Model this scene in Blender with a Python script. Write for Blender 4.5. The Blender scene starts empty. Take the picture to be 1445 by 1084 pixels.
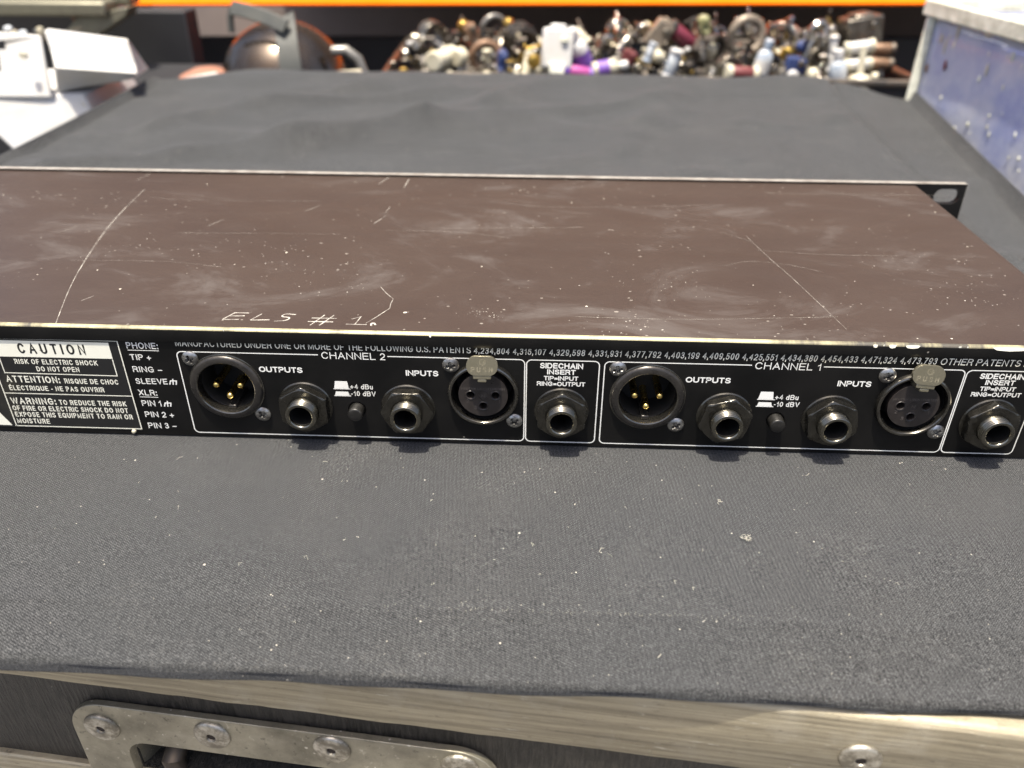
import bpy, bmesh, math, random
from mathutils import Vector, Matrix, Euler
from mathutils import noise as mnoise
R = math.radians
random.seed(7)
MM = 0.001
scene = bpy.context.scene
COL = scene.collection

# ------------------------------------------------------------------ camera
cd = bpy.data.cameras.new('camera'); cam = bpy.data.objects.new('camera', cd); COL.objects.link(cam)
cd.sensor_width = 36; cd.lens = 28.55; cd.clip_start = 0.01; cd.clip_end = 200
pt, yw, rl = R(31.4), R(-2.19), R(0.28)
fw = Vector((math.sin(yw)*math.cos(pt), math.cos(yw)*math.cos(pt), -math.sin(pt)))
rt = Vector((math.cos(yw), -math.sin(yw), 0)); up = rt.cross(fw)
r2 = rt*math.cos(rl)+up*math.sin(rl); u2 = -rt*math.sin(rl)+up*math.cos(rl)
cam.matrix_world = Matrix(((r2.x, u2.x, -fw.x, .12015), (r2.y, u2.y, -fw.y, -.23034), (r2.z, u2.z, -fw.z, .16584), (0, 0, 0, 1)))
cd.dof.use_dof = True; cd.dof.focus_distance = 0.258; cd.dof.aperture_fstop = 11.5
scene.camera = cam

# ------------------------------------------------------------------ light
SUN_EL, SUN_AZ = 78, 208      # high overhead, from slightly in front and to the left
w = bpy.data.worlds.new('World'); scene.world = w; w.use_nodes = True
nt = w.node_tree; bg = nt.nodes['Background']
sky = nt.nodes.new('ShaderNodeTexSky'); sky.sky_type = 'NISHITA'; sky.sun_disc = False
sky.sun_elevation = R(SUN_EL); sky.sun_rotation = R(SUN_AZ); sky.air_density = .7; sky.dust_density = 5.0; sky.ozone_density = 1.0
nt.links.new(sky.outputs[0], bg.inputs[0]); bg.inputs[1].default_value = 0.11
sl = bpy.data.lights.new('sun', 'SUN'); sl.energy = 3.8; sl.angle = R(0.9); sl.color = (1, .93, .80)
so = bpy.data.objects.new('sun', sl); COL.objects.link(so)
sd = Vector((math.sin(R(SUN_AZ))*math.cos(R(SUN_EL)), math.cos(R(SUN_AZ))*math.cos(R(SUN_EL)), math.sin(R(SUN_EL))))
so.rotation_euler = sd.to_track_quat('Z', 'Y').to_euler(); so.location = (0, 0, 3)
scene.view_settings.view_transform = 'Standard'; scene.view_settings.look = 'None'
scene.view_settings.exposure = 1.42; scene.view_settings.gamma = 1
scene.cycles.max_bounces = 6

# ------------------------------------------------------------------ materials
class NT:
    def __init__(s, name, rough=.5, metal=0, spec=.5):
        s.m = bpy.data.materials.new(name); s.m.use_nodes = True; s.t = s.m.node_tree
        s.b = s.t.nodes['Principled BSDF']; s.b.inputs['Roughness'].default_value = rough
        s.b.inputs['Metallic'].default_value = metal; s.b.inputs['Specular IOR Level'].default_value = spec
        s.tc = s.t.nodes.new('ShaderNodeTexCoord'); s.co = s.tc.outputs['Object']
    def n(s, typ, **k):
        o = s.t.nodes.new(typ)
        for a, v in k.items(): setattr(o, a, v)
        return o
    def l(s, a, b): s.t.links.new(a, b)
    def map(s, sc=(1, 1, 1), rot=(0, 0, 0), loc=(0, 0, 0), src=None):
        m = s.n('ShaderNodeMapping'); m.inputs['Scale'].default_value = sc; m.inputs['Rotation'].default_value = rot
        m.inputs['Location'].default_value = loc; s.l(src or s.co, m.inputs[0]); return m.outputs[0]
    def noise(s, scale, co=None, detail=4, rough=.5, dist=0):
        n = s.n('ShaderNodeTexNoise'); n.inputs['Scale'].default_value = scale; n.inputs['Detail'].default_value = detail
        n.inputs['Roughness'].default_value = rough; n.inputs['Distortion'].default_value = dist
        s.l(co or s.co, n.inputs['Vector']); return n.outputs['Fac']
    def voro(s, scale, co=None, feat='F1', out='Distance'):
        n = s.n('ShaderNodeTexVoronoi', feature=feat); n.inputs['Scale'].default_value = scale
        s.l(co or s.co, n.inputs['Vector']); return n.outputs[out]
    def ramp(s, f, a, b, va=0.0, vb=1.0):
        n = s.n('ShaderNodeMapRange'); n.inputs[1].default_value = a; n.inputs[2].default_value = b
        n.inputs[3].default_value = va; n.inputs[4].default_value = vb; s.l(f, n.inputs[0]); return n.outputs[0]
    def math(s, op, a, b=None, c=None):
        n = s.n('ShaderNodeMath', operation=op)
        for i, v in enumerate((a, b, c)):
            if v is None: continue
            if isinstance(v, (int, float)): n.inputs[i].default_value = v
            else: s.l(v, n.inputs[i])
        return n.outputs[0]
    def mix(s, f, a, b):
        n = s.n('ShaderNodeMix', data_type='RGBA')
        if isinstance(f, (int, float)): n.inputs[0].default_value = f
        else: s.l(f, n.inputs[0])
        for i, v in ((6, a), (7, b)):
            if isinstance(v, tuple): n.inputs[i].default_value = (*v[:3], 1)
            else: s.l(v, n.inputs[i])
        return n.outputs[2]
    def color(s, c):
        if isinstance(c, tuple): s.b.inputs['Base Color'].default_value = (*c[:3], 1)
        else: s.l(c, s.b.inputs['Base Color'])
    def rough(s, f): s.l(f, s.b.inputs['Roughness'])
    def bump(s, h, dist, strength=1):
        n = s.n('ShaderNodeBump'); n.inputs['Strength'].default_value = strength; n.inputs['Distance'].default_value = dist
        s.l(h, n.inputs['Height'])
        if s.b.inputs['Normal'].is_linked: s.l(s.b.inputs['Normal'].links[0].from_socket, n.inputs['Normal'])
        s.l(n.outputs[0], s.b.inputs['Normal'])

def worn(name, c, rough=.5, metal=0, c2=None, scale=60, amt=.5, bump=0, spec=.5):
    """a colour with low-contrast blotches, and relief"""
    k = NT(name, rough, metal, spec); f = k.noise(scale, detail=6, rough=.65)
    c2 = c2 or tuple(x*.6 for x in c)
    k.color(k.mix(k.ramp(f, .35, .7, 0, amt*1.6), c, c2))
    k.rough(k.ramp(f, .3, .7, max(rough-.1, .05), min(rough+.15, 1)))
    if bump: k.bump(k.noise(scale*4), bump*MM)
    return k.m

def mat_top():
    k = NT('brown_enamel', .42, 0, .4)
    streak = k.noise(12, k.map((2, 9, 1)), 9, .68)
    blot = k.noise(14, k.map((1, 2.2, 1)), 6, .6)
    fine = k.noise(900, None, 3, .6)
    c = k.mix(k.ramp(blot, .3, .72), (.031, .0195, .0142), (.041, .0275, .0205))
    c = k.mix(k.ramp(streak, .55, .8, 0, .05), c, (.14, .12, .105))
    hz = k.noise(17, k.map((.8, 1.25, 1), loc=(.2, .4, 0)), 9, .72, 1.6)
    c = k.mix(k.ramp(k.math('MULTIPLY', hz, k.math('ADD', blot, .5)), .54, .76, 0, .42), c, (.105, .094, .087))
    # dust specks, denser in patches, drawn out along the width
    v = k.voro(420, k.map((.75, 1.1, 1))); dens = k.ramp(k.noise(22, None, 3), .34, .62)
    spk = k.math('MULTIPLY', k.math('LESS_THAN', v, k.math('MULTIPLY', k.math('MULTIPLY', dens, k.ramp(k.noise(300, None, 2), .45, .7)), .26)), 1)
    c = k.mix(k.math('MULTIPLY', spk, .6), c, (.26, .235, .20))
    v2 = k.voro(190, k.map((.9, 1, 1), loc=(.3, .1, 0)))
    sp2 = k.math('LESS_THAN', v2, k.math('MULTIPLY', k.ramp(k.noise(260, None, 2), .55, .75), .13))
    c = k.mix(k.math('MULTIPLY', sp2, .8), c, (.62, .58, .48))
    k.color(c)
    k.rough(k.ramp(hz, .3, .7, .34, .52))
    k.bump(fine, .05*MM, .6); k.bump(spk, .06*MM, .8)
    return k.m
def mat_black_paint():
    k = NT('black_enamel', .38, 0, .25)
    f = k.noise(40, None, 6, .6); sc = k.noise(160, k.map((1, 1, 5), rot=(0, R(35), 0)), 5, .7)
    c = k.mix(k.ramp(f, .4, .7), (.004, .004, .004), (.0085, .008, .0075))
    c = k.mix(k.ramp(sc, .70, .78, 0, .5), c, (.12, .11, .10))
    v = k.voro(260); c = k.mix(k.math('MULTIPLY', k.math('LESS_THAN', v, k.math('MULTIPLY', k.ramp(k.noise(90), .55, .75), .12)), .6), c, (.3, .28, .24))
    k.color(c); k.rough(k.ramp(f, .3, .7, .32, .5)); k.bump(k.noise(1500), .02*MM, .4); return k.m
def mat_edge():
    k = NT('worn_bare_edge', .4, .0, .5)
    f = k.noise(70, k.map((1, .2, .2)), 6, .7); g = k.noise(6, k.map((1, .1, .1), loc=(.15, 0, 0)), 2)
    wear = k.ramp(k.math('ADD', k.math('MULTIPLY', f, .55), k.math('MULTIPLY', g, .6)), .50, .62)
    k.color(k.mix(wear, (.06, .054, .042), (.40, .36, .21))); k.l(k.ramp(wear, 0, 1, 0, .25), k.b.inputs['Metallic'])
    k.bump(f, .1*MM, .6); return k.m
def mat_cloth():
    k = NT('black_duvetyne', .9, 0, .12)

    sep = k.n('ShaderNodeSeparateXYZ'); wob = k.n('ShaderNodeVectorMath', operation='ADD')
    nz = k.n('ShaderNodeTexNoise'); nz.inputs['Scale'].default_value = 30; nz.inputs['Detail'].default_value = 3
    k.l(k.co, nz.inputs['Vector']); sc_ = k.n('ShaderNodeVectorMath', operation='SCALE'); sc_.inputs['Scale'].default_value = .0022
    k.l(nz.outputs['Color'], sc_.inputs[0]); k.l(k.co, wob.inputs[0]); k.l(sc_.outputs[0], wob.inputs[1]); k.l(wob.outputs[0], sep.inputs[0])
    X, Y = sep.outputs[0], sep.outputs[1]
    # z runs with y over the rolled edges
    Yz = k.math('ADD', Y, sep.outputs[2])
    P = 2*math.pi/.00070
    sx = k.math('SINE', k.math('MULTIPLY', X, P)); sy = k.math('SINE', k.math('MULTIPLY', Yz, P*.95))
    weave = k.math('MULTIPLY', sx, sy)
    tw = k.math('SINE', k.math('MULTIPLY', k.math('ADD', k.math('MULTIPLY', X, .5), Yz), P*.9))
    wv = k.math('ADD', k.math('MULTIPLY', weave, .6), k.math('MULTIPLY', tw, .4))
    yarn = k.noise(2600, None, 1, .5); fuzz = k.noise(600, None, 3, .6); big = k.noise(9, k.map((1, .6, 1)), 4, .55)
    val = k.math('ADD', k.math('ADD', k.math('MULTIPLY', wv, .30), .5), k.math('ADD', k.math('MULTIPLY', k.math('SUBTRACT', yarn, .5), .95), k.math('MULTIPLY', k.math('SUBTRACT', fuzz, .5), .22)))
    c = k.mix(k.math('POWER', k.ramp(val, .18, .88), 2.0), (.002, .002, .002), (.142, .144, .143))
    c = k.mix(k.ramp(big, .42, .66, 0, .30), c, (.040, .0425, .045))  # broad tones of sheen and soft folds, painted into the cloth colour
    # pale lint dust: a few denser patches
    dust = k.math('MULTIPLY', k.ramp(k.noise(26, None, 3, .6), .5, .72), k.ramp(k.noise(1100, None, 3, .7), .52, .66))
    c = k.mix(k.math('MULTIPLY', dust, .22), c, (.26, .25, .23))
    v = k.voro(520); sp = k.math('LESS_THAN', v, k.math('MULTIPLY', k.ramp(k.noise(170, None, 2), .56, .75), .20))
    c = k.mix(k.math('MULTIPLY', sp, .8), c, (.5, .47, .40))
    k.color(c); k.b.inputs['Sheen Weight'].default_value = .10; k.b.inputs['Sheen Roughness'].default_value = .5
    k.b.inputs['Sheen Tint'].default_value = (.9, .93, 1, 1)
    k.bump(wv, .13*MM, 1); k.bump(yarn, .14*MM, .9)
    return k.m
def mat_strip():
    k = NT('weathered_aluminium', .5, .55, .5)
    g = k.noise(16, k.map((.8, 1, 34)), 10, .74); b = k.noise(45, None, 6, .65)
    c = k.mix(k.ramp(g, .35, .68), (.50, .44, .31), (.17, .145, .10))
    c = k.mix(k.ramp(b, .52, .72, 0, .55), c, (.50, .46, .37)); sp_ = k.noise(210, k.map((1, 1, 3)), 6, .75); c = k.mix(k.ramp(sp_, .58, .68, 0, .6), c, (.10, .085, .06)); c = k.mix(k.ramp(sp_, .40, .32, 0, .5), c, (.62, .58, .47)); c = k.mix(k.ramp(g, .66, .72, 0, .6), c, (.12, .10, .075))
    sc = k.noise(60, k.map((1, 1, 9), rot=(0, R(8), 0), loc=(.3, 0, 0)), 4, .6)
    c = k.mix(k.ramp(sc, .64, .69, 0, .7), c, (.70, .66, .56))
    k.color(c); k.rough(k.ramp(b, .3, .7, .42, .65)); k.bump(g, .5*MM, .8); k.bump(b, .35*MM, .5); k.bump(sp_, .2*MM, .6); return k.m
def mat_ply():
    k = NT('black_stained_plywood', .45, 0, .5)
    g = k.noise(55, k.map((20, 9, 2.2), rot=(0, R(14), 0)), 8, .66); f = k.noise(22)
    c = k.mix(k.ramp(g, .42, .62), (.006, .0055, .005), (.035, .031, .026)); c = k.mix(k.ramp(f, .5, .75, 0, .4), c, (.07, .062, .052))
    k.color(c); k.bump(g, 1.6*MM, 1); fl = k.noise(90, k.map((3, 3, 1)), 6, .7); k.color(k.mix(k.ramp(fl, .68, .73, 0, .8), c, (.28, .26, .22))); return k.m
def mat_plate():
    k = NT('dull_zinc_plate', .42, .75, .5)
    f = k.noise(40, None, 8, .68); g = k.noise(18, k.map((1, 1, 3)), 5)
    c = k.mix(k.ramp(f, .35, .68), (.36, .335, .26), (.17, .155, .115)); c = k.mix(k.ramp(g, .52, .72, 0, .6), c, (.42, .39, .32)); h2 = k.noise(260, None, 6, .75); c = k.mix(k.ramp(h2, .60, .68, 0, .7), c, (.62, .58, .48)); c = k.mix(k.ramp(h2, .40, .33, 0, .7), c, (.05, .045, .035))
    v = k.voro(340); c = k.mix(k.math('MULTIPLY', k.math('LESS_THAN', v, k.math('MULTIPLY', k.ramp(k.noise(120), .5, .7), .2)), .7), c, (.7, .66, .58))
    k.color(c); k.rough(k.ramp(f, .3, .7, .35, .6)); k.bump(f, .5*MM, .8); k.bump(h2, .15*MM, .6); return k.m
def mat_print(name, c, wear=.5):
    k = NT(name, .5, 0, .4); f = k.noise(130, None, 7, .75); g = k.noise(30, None, 4)
    c1 = k.mix(k.ramp(g, .5, .75, 0, .7*wear), c, (.52, .45, .27)); k.color(k.mix(k.ramp(f, .66, .72, 0, wear), c1, (.03, .028, .025)))
    return k.m
def mat_tub():
    k = NT('translucent_tub_plastic', .3, 0, .5); m = k.m
    f = k.noise(22, None, 9, .7, ); c = k.mix(k.ramp(f, .35, .7), (.50, .54, .76), (.72, .72, .74)); k.color(c); k.bump(k.noise(120), .5*MM, .5)
    tr = k.n('ShaderNodeBsdfTransparent'); mx = k.n('ShaderNodeMixShader'); tr.inputs[0].default_value = (.88, .92, 1, 1)
    k.l(k.ramp(f, .3, .7,   .50, .70), mx.inputs[0]); out = k.t.nodes['Material Output']
    k.l(tr.outputs[0], mx.inputs[1]); k.l(k.b.outputs[0], mx.inputs[2]); k.l(mx.outputs[0], out.inputs['Surface']); return m

M = dict(
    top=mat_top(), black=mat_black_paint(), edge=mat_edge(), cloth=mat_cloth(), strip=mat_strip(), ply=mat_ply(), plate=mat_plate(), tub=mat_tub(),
    white_print=mat_print('white_silkscreen', (.80, .80, .76), .45), label_print=mat_print('cream_label_print', (.78, .77, .66), .8),
    scratch=worn('scratched_paint', (.42, .40, .35), .6, 0, (.13, .115, .10), 260, .9), bare=worn('front_panel_edge', (.50, .47, .42), .45, .5, (.25, .22, .19), 90, .8),
    connector=worn('dark_die_cast', (.035, .033, .031), .28, .6, (.055, .05, .045), 220, .6, .04), ringm=worn('dark_nickel_ring', (.20, .19, .165), .2, .95, (.08, .075, .068), 200, .6, .03),
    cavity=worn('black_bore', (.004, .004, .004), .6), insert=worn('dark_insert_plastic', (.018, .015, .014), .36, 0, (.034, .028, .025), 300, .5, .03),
    gold=worn('gold_pin', (.85, .62, .20), .22, 1, (.6, .42, .14), 300, .4), nickel=worn('dull_nickel', (.22, .21, .18), .2, .97, (.15, .14, .11), 260, .6, .03),
    nut=worn('black_nickel_nut', (.11, .105, .092), .2, .92, (.045, .042, .036), 180, .6, .04), screw=worn('screw_zinc', (.50, .50, .48), .28, .92, (.16, .15, .14), 320, .8, .04),
    latch=worn('champagne_latch', (.36, .33, .235), .34, .85, (.24, .215, .15), 200, .6, .02), button=worn('button_rubber', (.006, .006, .005), .42, 0, (.02, .018, .016), 300, .5),
    rivet=worn('aluminium_rivet', (.50, .47, .40), .45, .8, (.20, .18, .14), 260, 1, .12), hole=worn('rusty_hole', (.03, .02, .014), .8), lint=worn('pale_lint', (.42, .40, .33), .9),
    orange=worn('orange_powder_coat', (.78, .15, .001), .7, 0, (.70, .125, .001), 12, .4, 0, .08), blue=worn('blue_powder_coat', (.012, .022, .10), .5, 0, (.01, .015, .06), 20),
    wall=worn('dim_back_board', (.27, .215, .185), .8, 0, (.21, .17, .15), 4, .6), dark=worn('matt_black_board', (.006, .006, .008), .7, 0, (.012, .012, .014), 6),
    floor=worn('grey_concrete', (.16, .155, .15), .8, 0, (.10, .098, .095), 3, .7, .3), white=worn('aged_white_plastic', (.50, .50, .50), .38, 0, (.46, .43, .36), 18, .45, .15),
    cream=worn('cream_plastic', (.52, .49, .38), .4, 0, (.36, .32, .22), 30, .6, .2), olive=worn('olive_grey_metal', (.20, .19, .135), .42, .5, (.12, .11, .08), 25, .6),
    chrome=worn('dirty_chrome', (.60, .57, .50), .16, 1, (.22, .19, .15), 60, .9, .3), steel=worn('dull_steel', (.26, .24, .20), .3, .9, (.10, .085, .065), 60, .7, .06),
    darksteel=worn('dark_steel', (.05, .046, .042), .4, .6, (.1, .08, .06), 60, .7), brass=worn('brass', (.42, .29, .08), .3, .9, (.40, .26, .06), 60, .6),
    copper=worn('tan_leather_steel', (.22, .13, .075), .45, .3, (.12, .07, .04), 50, .6), maroon=worn('maroon_plastic', (.13, .015, .03), .4), pink=worn('magenta_label', (.36, .06, .24), .45),
    purple=worn('violet_label', (.17, .08, .36), .45), red=worn('red_plastic', (.14, .03, .03), .45), lblue=worn('pale_blue_plastic', (.20, .25, .32), .3, 0, (.42, .44, .45), 60, .9), bluep=worn('blue_plastic', (.03, .05, .15), .4),
    tan=worn('tan_block', (.24, .20, .15), .45, .3, (.14, .11, .08), 50, .6), strap=worn('dark_olive_strap', (.045, .047, .042), .55, 0, (.07, .07, .06), 40), ylw=worn('lime_plastic', (.26, .26, .12), .4),
    tub_rim=worn('milky_rim', (.80, .80, .68), .4, 0, (.45, .44, .34), 45, .7, .4), indigo=worn('indigo_folded_sheet', (.22, .27, .66), .6, 0, (.13, .17, .60), 8, .6), cable=worn('grey_tube', (.20, .19, .17), .35, .4),
    rust=worn('rusty_rim', (.30, .14, .09), .6, .2), mottled=worn('frosted_patch', (.42, .42, .46), .5, 0, (.5, .5, .5), 30, .6))

# ------------------------------------------------------------------ building helpers (mm in, metres out)
class B:
    def __init__(s): s.bm = bmesh.new()
    def box(s, x0, x1, y0, y1, z0, z1, mi=0, mat=None):
        vs = [s.bm.verts.new(Vector(p)) for p in ((x0, y0, z0), (x1, y0, z0), (x1, y1, z0), (x0, y1, z0), (x0, y0, z1), (x1, y0, z1), (x1, y1, z1), (x0, y1, z1))]
        if mat:
            for v in vs: v.co = mat @ v.co
        for f in ((3, 2, 1, 0), (4, 5, 6, 7), (0, 1, 5, 4), (1, 2, 6, 5), (2, 3, 7, 6), (3, 0, 4, 7)):
            fc = s.bm.faces.new([vs[i] for i in f]); fc.material_index = mi
        return s
    def lathe(s, prof, c=(0, 0, 0), axis='Y', n=48, mat=None, sides=None):
        """prof: (radius, position along axis); revolve about axis through c"""
        rings = []
        for r, t in prof:
            ring = []
            for i in range(n):
                a = 2*math.pi*i/n; ca, sa = math.cos(a)*r, math.sin(a)*r
                p = {'Y': (ca, t, sa), 'Z': (ca, sa, t), 'X': (t, ca, sa)}[axis]
                p = Vector(p)
                if mat: p = mat @ p
                ring.append(s.bm.verts.new(p+Vector(c)))
                if r == 0: break
            rings.append(ring)
        for a, b in zip(rings, rings[1:]):
            for i in range(n):
                j = (i+1) % n
                if len(a) == 1 and len(b) == 1: continue
                if len(a) == 1: s.bm.faces.new((a[0], b[i], b[j]))
                elif len(b) == 1: s.bm.faces.new((a[i], b[0], a[j]))
                else: s.bm.faces.new((a[i], b[i], b[j], a[j]))
        return s
    def prism(s, pts, vec, base=None):
        """closed polygon (3-D points) extruded by vec"""
        a = [s.bm.verts.new(Vector(p)) for p in pts]; b = [s.bm.verts.new(Vector(p)+Vector(vec)) for p in pts]
        s.bm.faces.new(a); s.bm.faces.new(b[::-1])
        for i in range(len(a)):
            j = (i+1) % len(a); s.bm.faces.new((a[j], a[i], b[i], b[j]))
        return s
    def tube(s, pts, r, n=10, r1=None):
        pts = [Vector(p) for p in pts]; rings = []; up = Vector((0, 0, 1))
        for i, p in enumerate(pts):
            d = (pts[min(i+1, len(pts)-1)]-pts[max(i-1, 0)]).normalized()
            a = d.cross(up)
            if a.length < .01: a = d.cross(Vector((0, 1, 0)))
            a.normalize(); b = d.cross(a); rr = r+(r1-r)*i/(len(pts)-1) if r1 is not None else r
            rings.append([s.bm.verts.new(p+(a*math.cos(2*math.pi*k/n)+b*math.sin(2*math.pi*k/n))*rr) for k in range(n)])
        for a, b in zip(rings, rings[1:]):
            for k in range(n): s.bm.faces.new((a[k], a[(k+1) % n], b[(k+1) % n], b[k]))
        s.bm.faces.new(rings[0][::-1]); s.bm.faces.new(rings[-1]); return s
    def band(s, r0, r1, a0, a1, w, n=24, axis='Y'):
        """thick arc band"""
        q = []
        for i in range(n+1):
            a = R(a0+(a1-a0)*i/n); c_, s_ = math.cos(a), math.sin(a)
            q.append([s.bm.verts.new(Vector((c_*r, y, s_*r))) for r, y in ((r0, -w/2), (r1, -w/2), (r1, w/2), (r0, w/2))])
        for a, b in zip(q, q[1:]):
            for k in range(4): s.bm.faces.new((a[k], a[(k+1) % 4], b[(k+1) % 4], b[k]))
        s.bm.faces.new(q[0][::-1]); s.bm.faces.new(q[-1]); return s
    def obj(s, name, mats, parent=None, bevel=0, seg=2, smooth=True, angle=35):
        bm = s.bm
        bmesh.ops.recalc_face_normals(bm, faces=bm.faces)
        for v in bm.verts: v.co *= MM
        me = bpy.data.meshes.new(name); bm.to_mesh(me); bm.free()
        if not isinstance(mats, (list, tuple)): mats = [mats]
        for m in mats: me.materials.append(m)
        if smooth:
            me.polygons.foreach_set('use_smooth', [True]*len(me.polygons)); me.set_sharp_from_angle(angle=R(angle))
        o = bpy.data.objects.new(name, me); COL.objects.link(o)
        if parent: o.parent = parent
        if bevel:
            b = o.modifiers.new('bevel', 'BEVEL'); b.width = bevel*MM; b.segments = seg; b.limit_method = 'ANGLE'; b.angle_limit = R(35); b.harden_normals = False
        return o
def empty(name, loc, label, cat, group=None, rot=(0, 0, 0)):
    o = bpy.data.objects.new(name, None); COL.objects.link(o); o.location = Vector(loc)*MM; o.rotation_euler = rot; o.empty_display_size = .02
    return tag(o, label, cat, group)
def tag(o, label, cat, group=None, kind=None):
    o['label'] = label; o['category'] = cat
    if group: o['group'] = group
    if kind: o['kind'] = kind
    return o
def copy_tree(o, parent=None, offset=None):
    c = o.copy(); COL.objects.link(c)
    if parent: c.parent = parent
    if offset: c.location = o.location + Vector(offset)*MM
    for ch in [x for x in list(bpy.data.objects) if x.parent == o]: copy_tree(ch, c)
    return c
def holed_plate(name, outer, holes, y0, y1, mat, parent=None, bevel=0):
    """flat plate in the XZ plane with holes, between y0 and y1; outer and holes are lists of (x, z)"""
    cu = bpy.data.curves.new(name, 'CURVE'); cu.dimensions = '2D'; cu.fill_mode = 'BOTH'; cu.extrude = abs(y1-y0)/2*MM
    for loop in [outer]+holes:
        sp = cu.splines.new('POLY'); sp.points.add(len(loop)-1); sp.use_cyclic_u = True
        for p, (x, z) in zip(sp.points, loop): p.co = (x*MM, z*MM, 0, 1)
    t = bpy.data.objects.new(name, cu); me = bpy.data.meshes.new_from_object(t); bpy.data.objects.remove(t)
    me.transform(Matrix(((1, 0, 0, 0), (0, 0, -1, (y0+y1)/2*MM), (0, 1, 0, 0), (0, 0, 0, 1))))
    bm = bmesh.new(); bm.from_mesh(me); bmesh.ops.remove_doubles(bm, verts=bm.verts, dist=1e-6); bmesh.ops.recalc_face_normals(bm, faces=bm.faces); bm.to_mesh(me); bm.free()
    me.name = name; me.materials.clear(); me.materials.append(mat)
    me.polygons.foreach_set('use_smooth', [True]*len(me.polygons)); me.set_sharp_from_angle(angle=R(30))
    o = bpy.data.objects.new(name, me); COL.objects.link(o)
    if parent: o.parent = parent
    return o
def circ(x, z, r, n=40): return [(x+r*math.cos(2*math.pi*i/n), z+r*math.sin(2*math.pi*i/n)) for i in range(n)]
def rrect(x0, x1, z0, z1, r, n=8):
    out = []
    for cx, cz, a in ((x1-r, z1-r, 0), (x0+r, z1-r, 90), (x0+r, z0+r, 180), (x1-r, z0+r, 270)):
        out += [(cx+r*math.cos(R(a+90*i/n)), cz+r*math.sin(R(a+90*i/n))) for i in range(n+1)]
    return out
def ribbon(b, pts, w, y, closed=False, plane='XZ'):
    """flat line of width w through 2-D points; printed at depth y (or height y on plane XY)"""
    P = [Vector(p) for p in pts]; n = len(P); L = []
    for i, p in enumerate(P):
        a = P[i-1] if (i or closed) else None; c = P[(i+1) % n] if (i < n-1 or closed) else None
        d1 = (p-a).normalized() if a is not None else (c-p).normalized(); d2 = (c-p).normalized() if c is not None else d1
        nn = Vector((-(d1.y+d2.y), d1.x+d2.x))
        nn = nn.normalized() if nn.length > 1e-6 else Vector((-d1.y, d1.x))
        k = max(.5, nn.dot(Vector((-d1.y, d1.x)))); ww = w[i] if isinstance(w, list) else w
        L.append((p+nn*ww/2/k, p-nn*ww/2/k))
    f3 = (lambda v: Vector((v.x, y, v.y))) if plane == 'XZ' else (lambda v: Vector((v.x, v.y, y)))
    V = [(b.bm.verts.new(f3(u)), b.bm.verts.new(f3(v))) for u, v in L]
    for i in range(n if closed else n-1):
        a, c = V[i], V[(i+1) % n]; b.bm.faces.new((a[0], a[1], c[1], c[0]))
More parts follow.
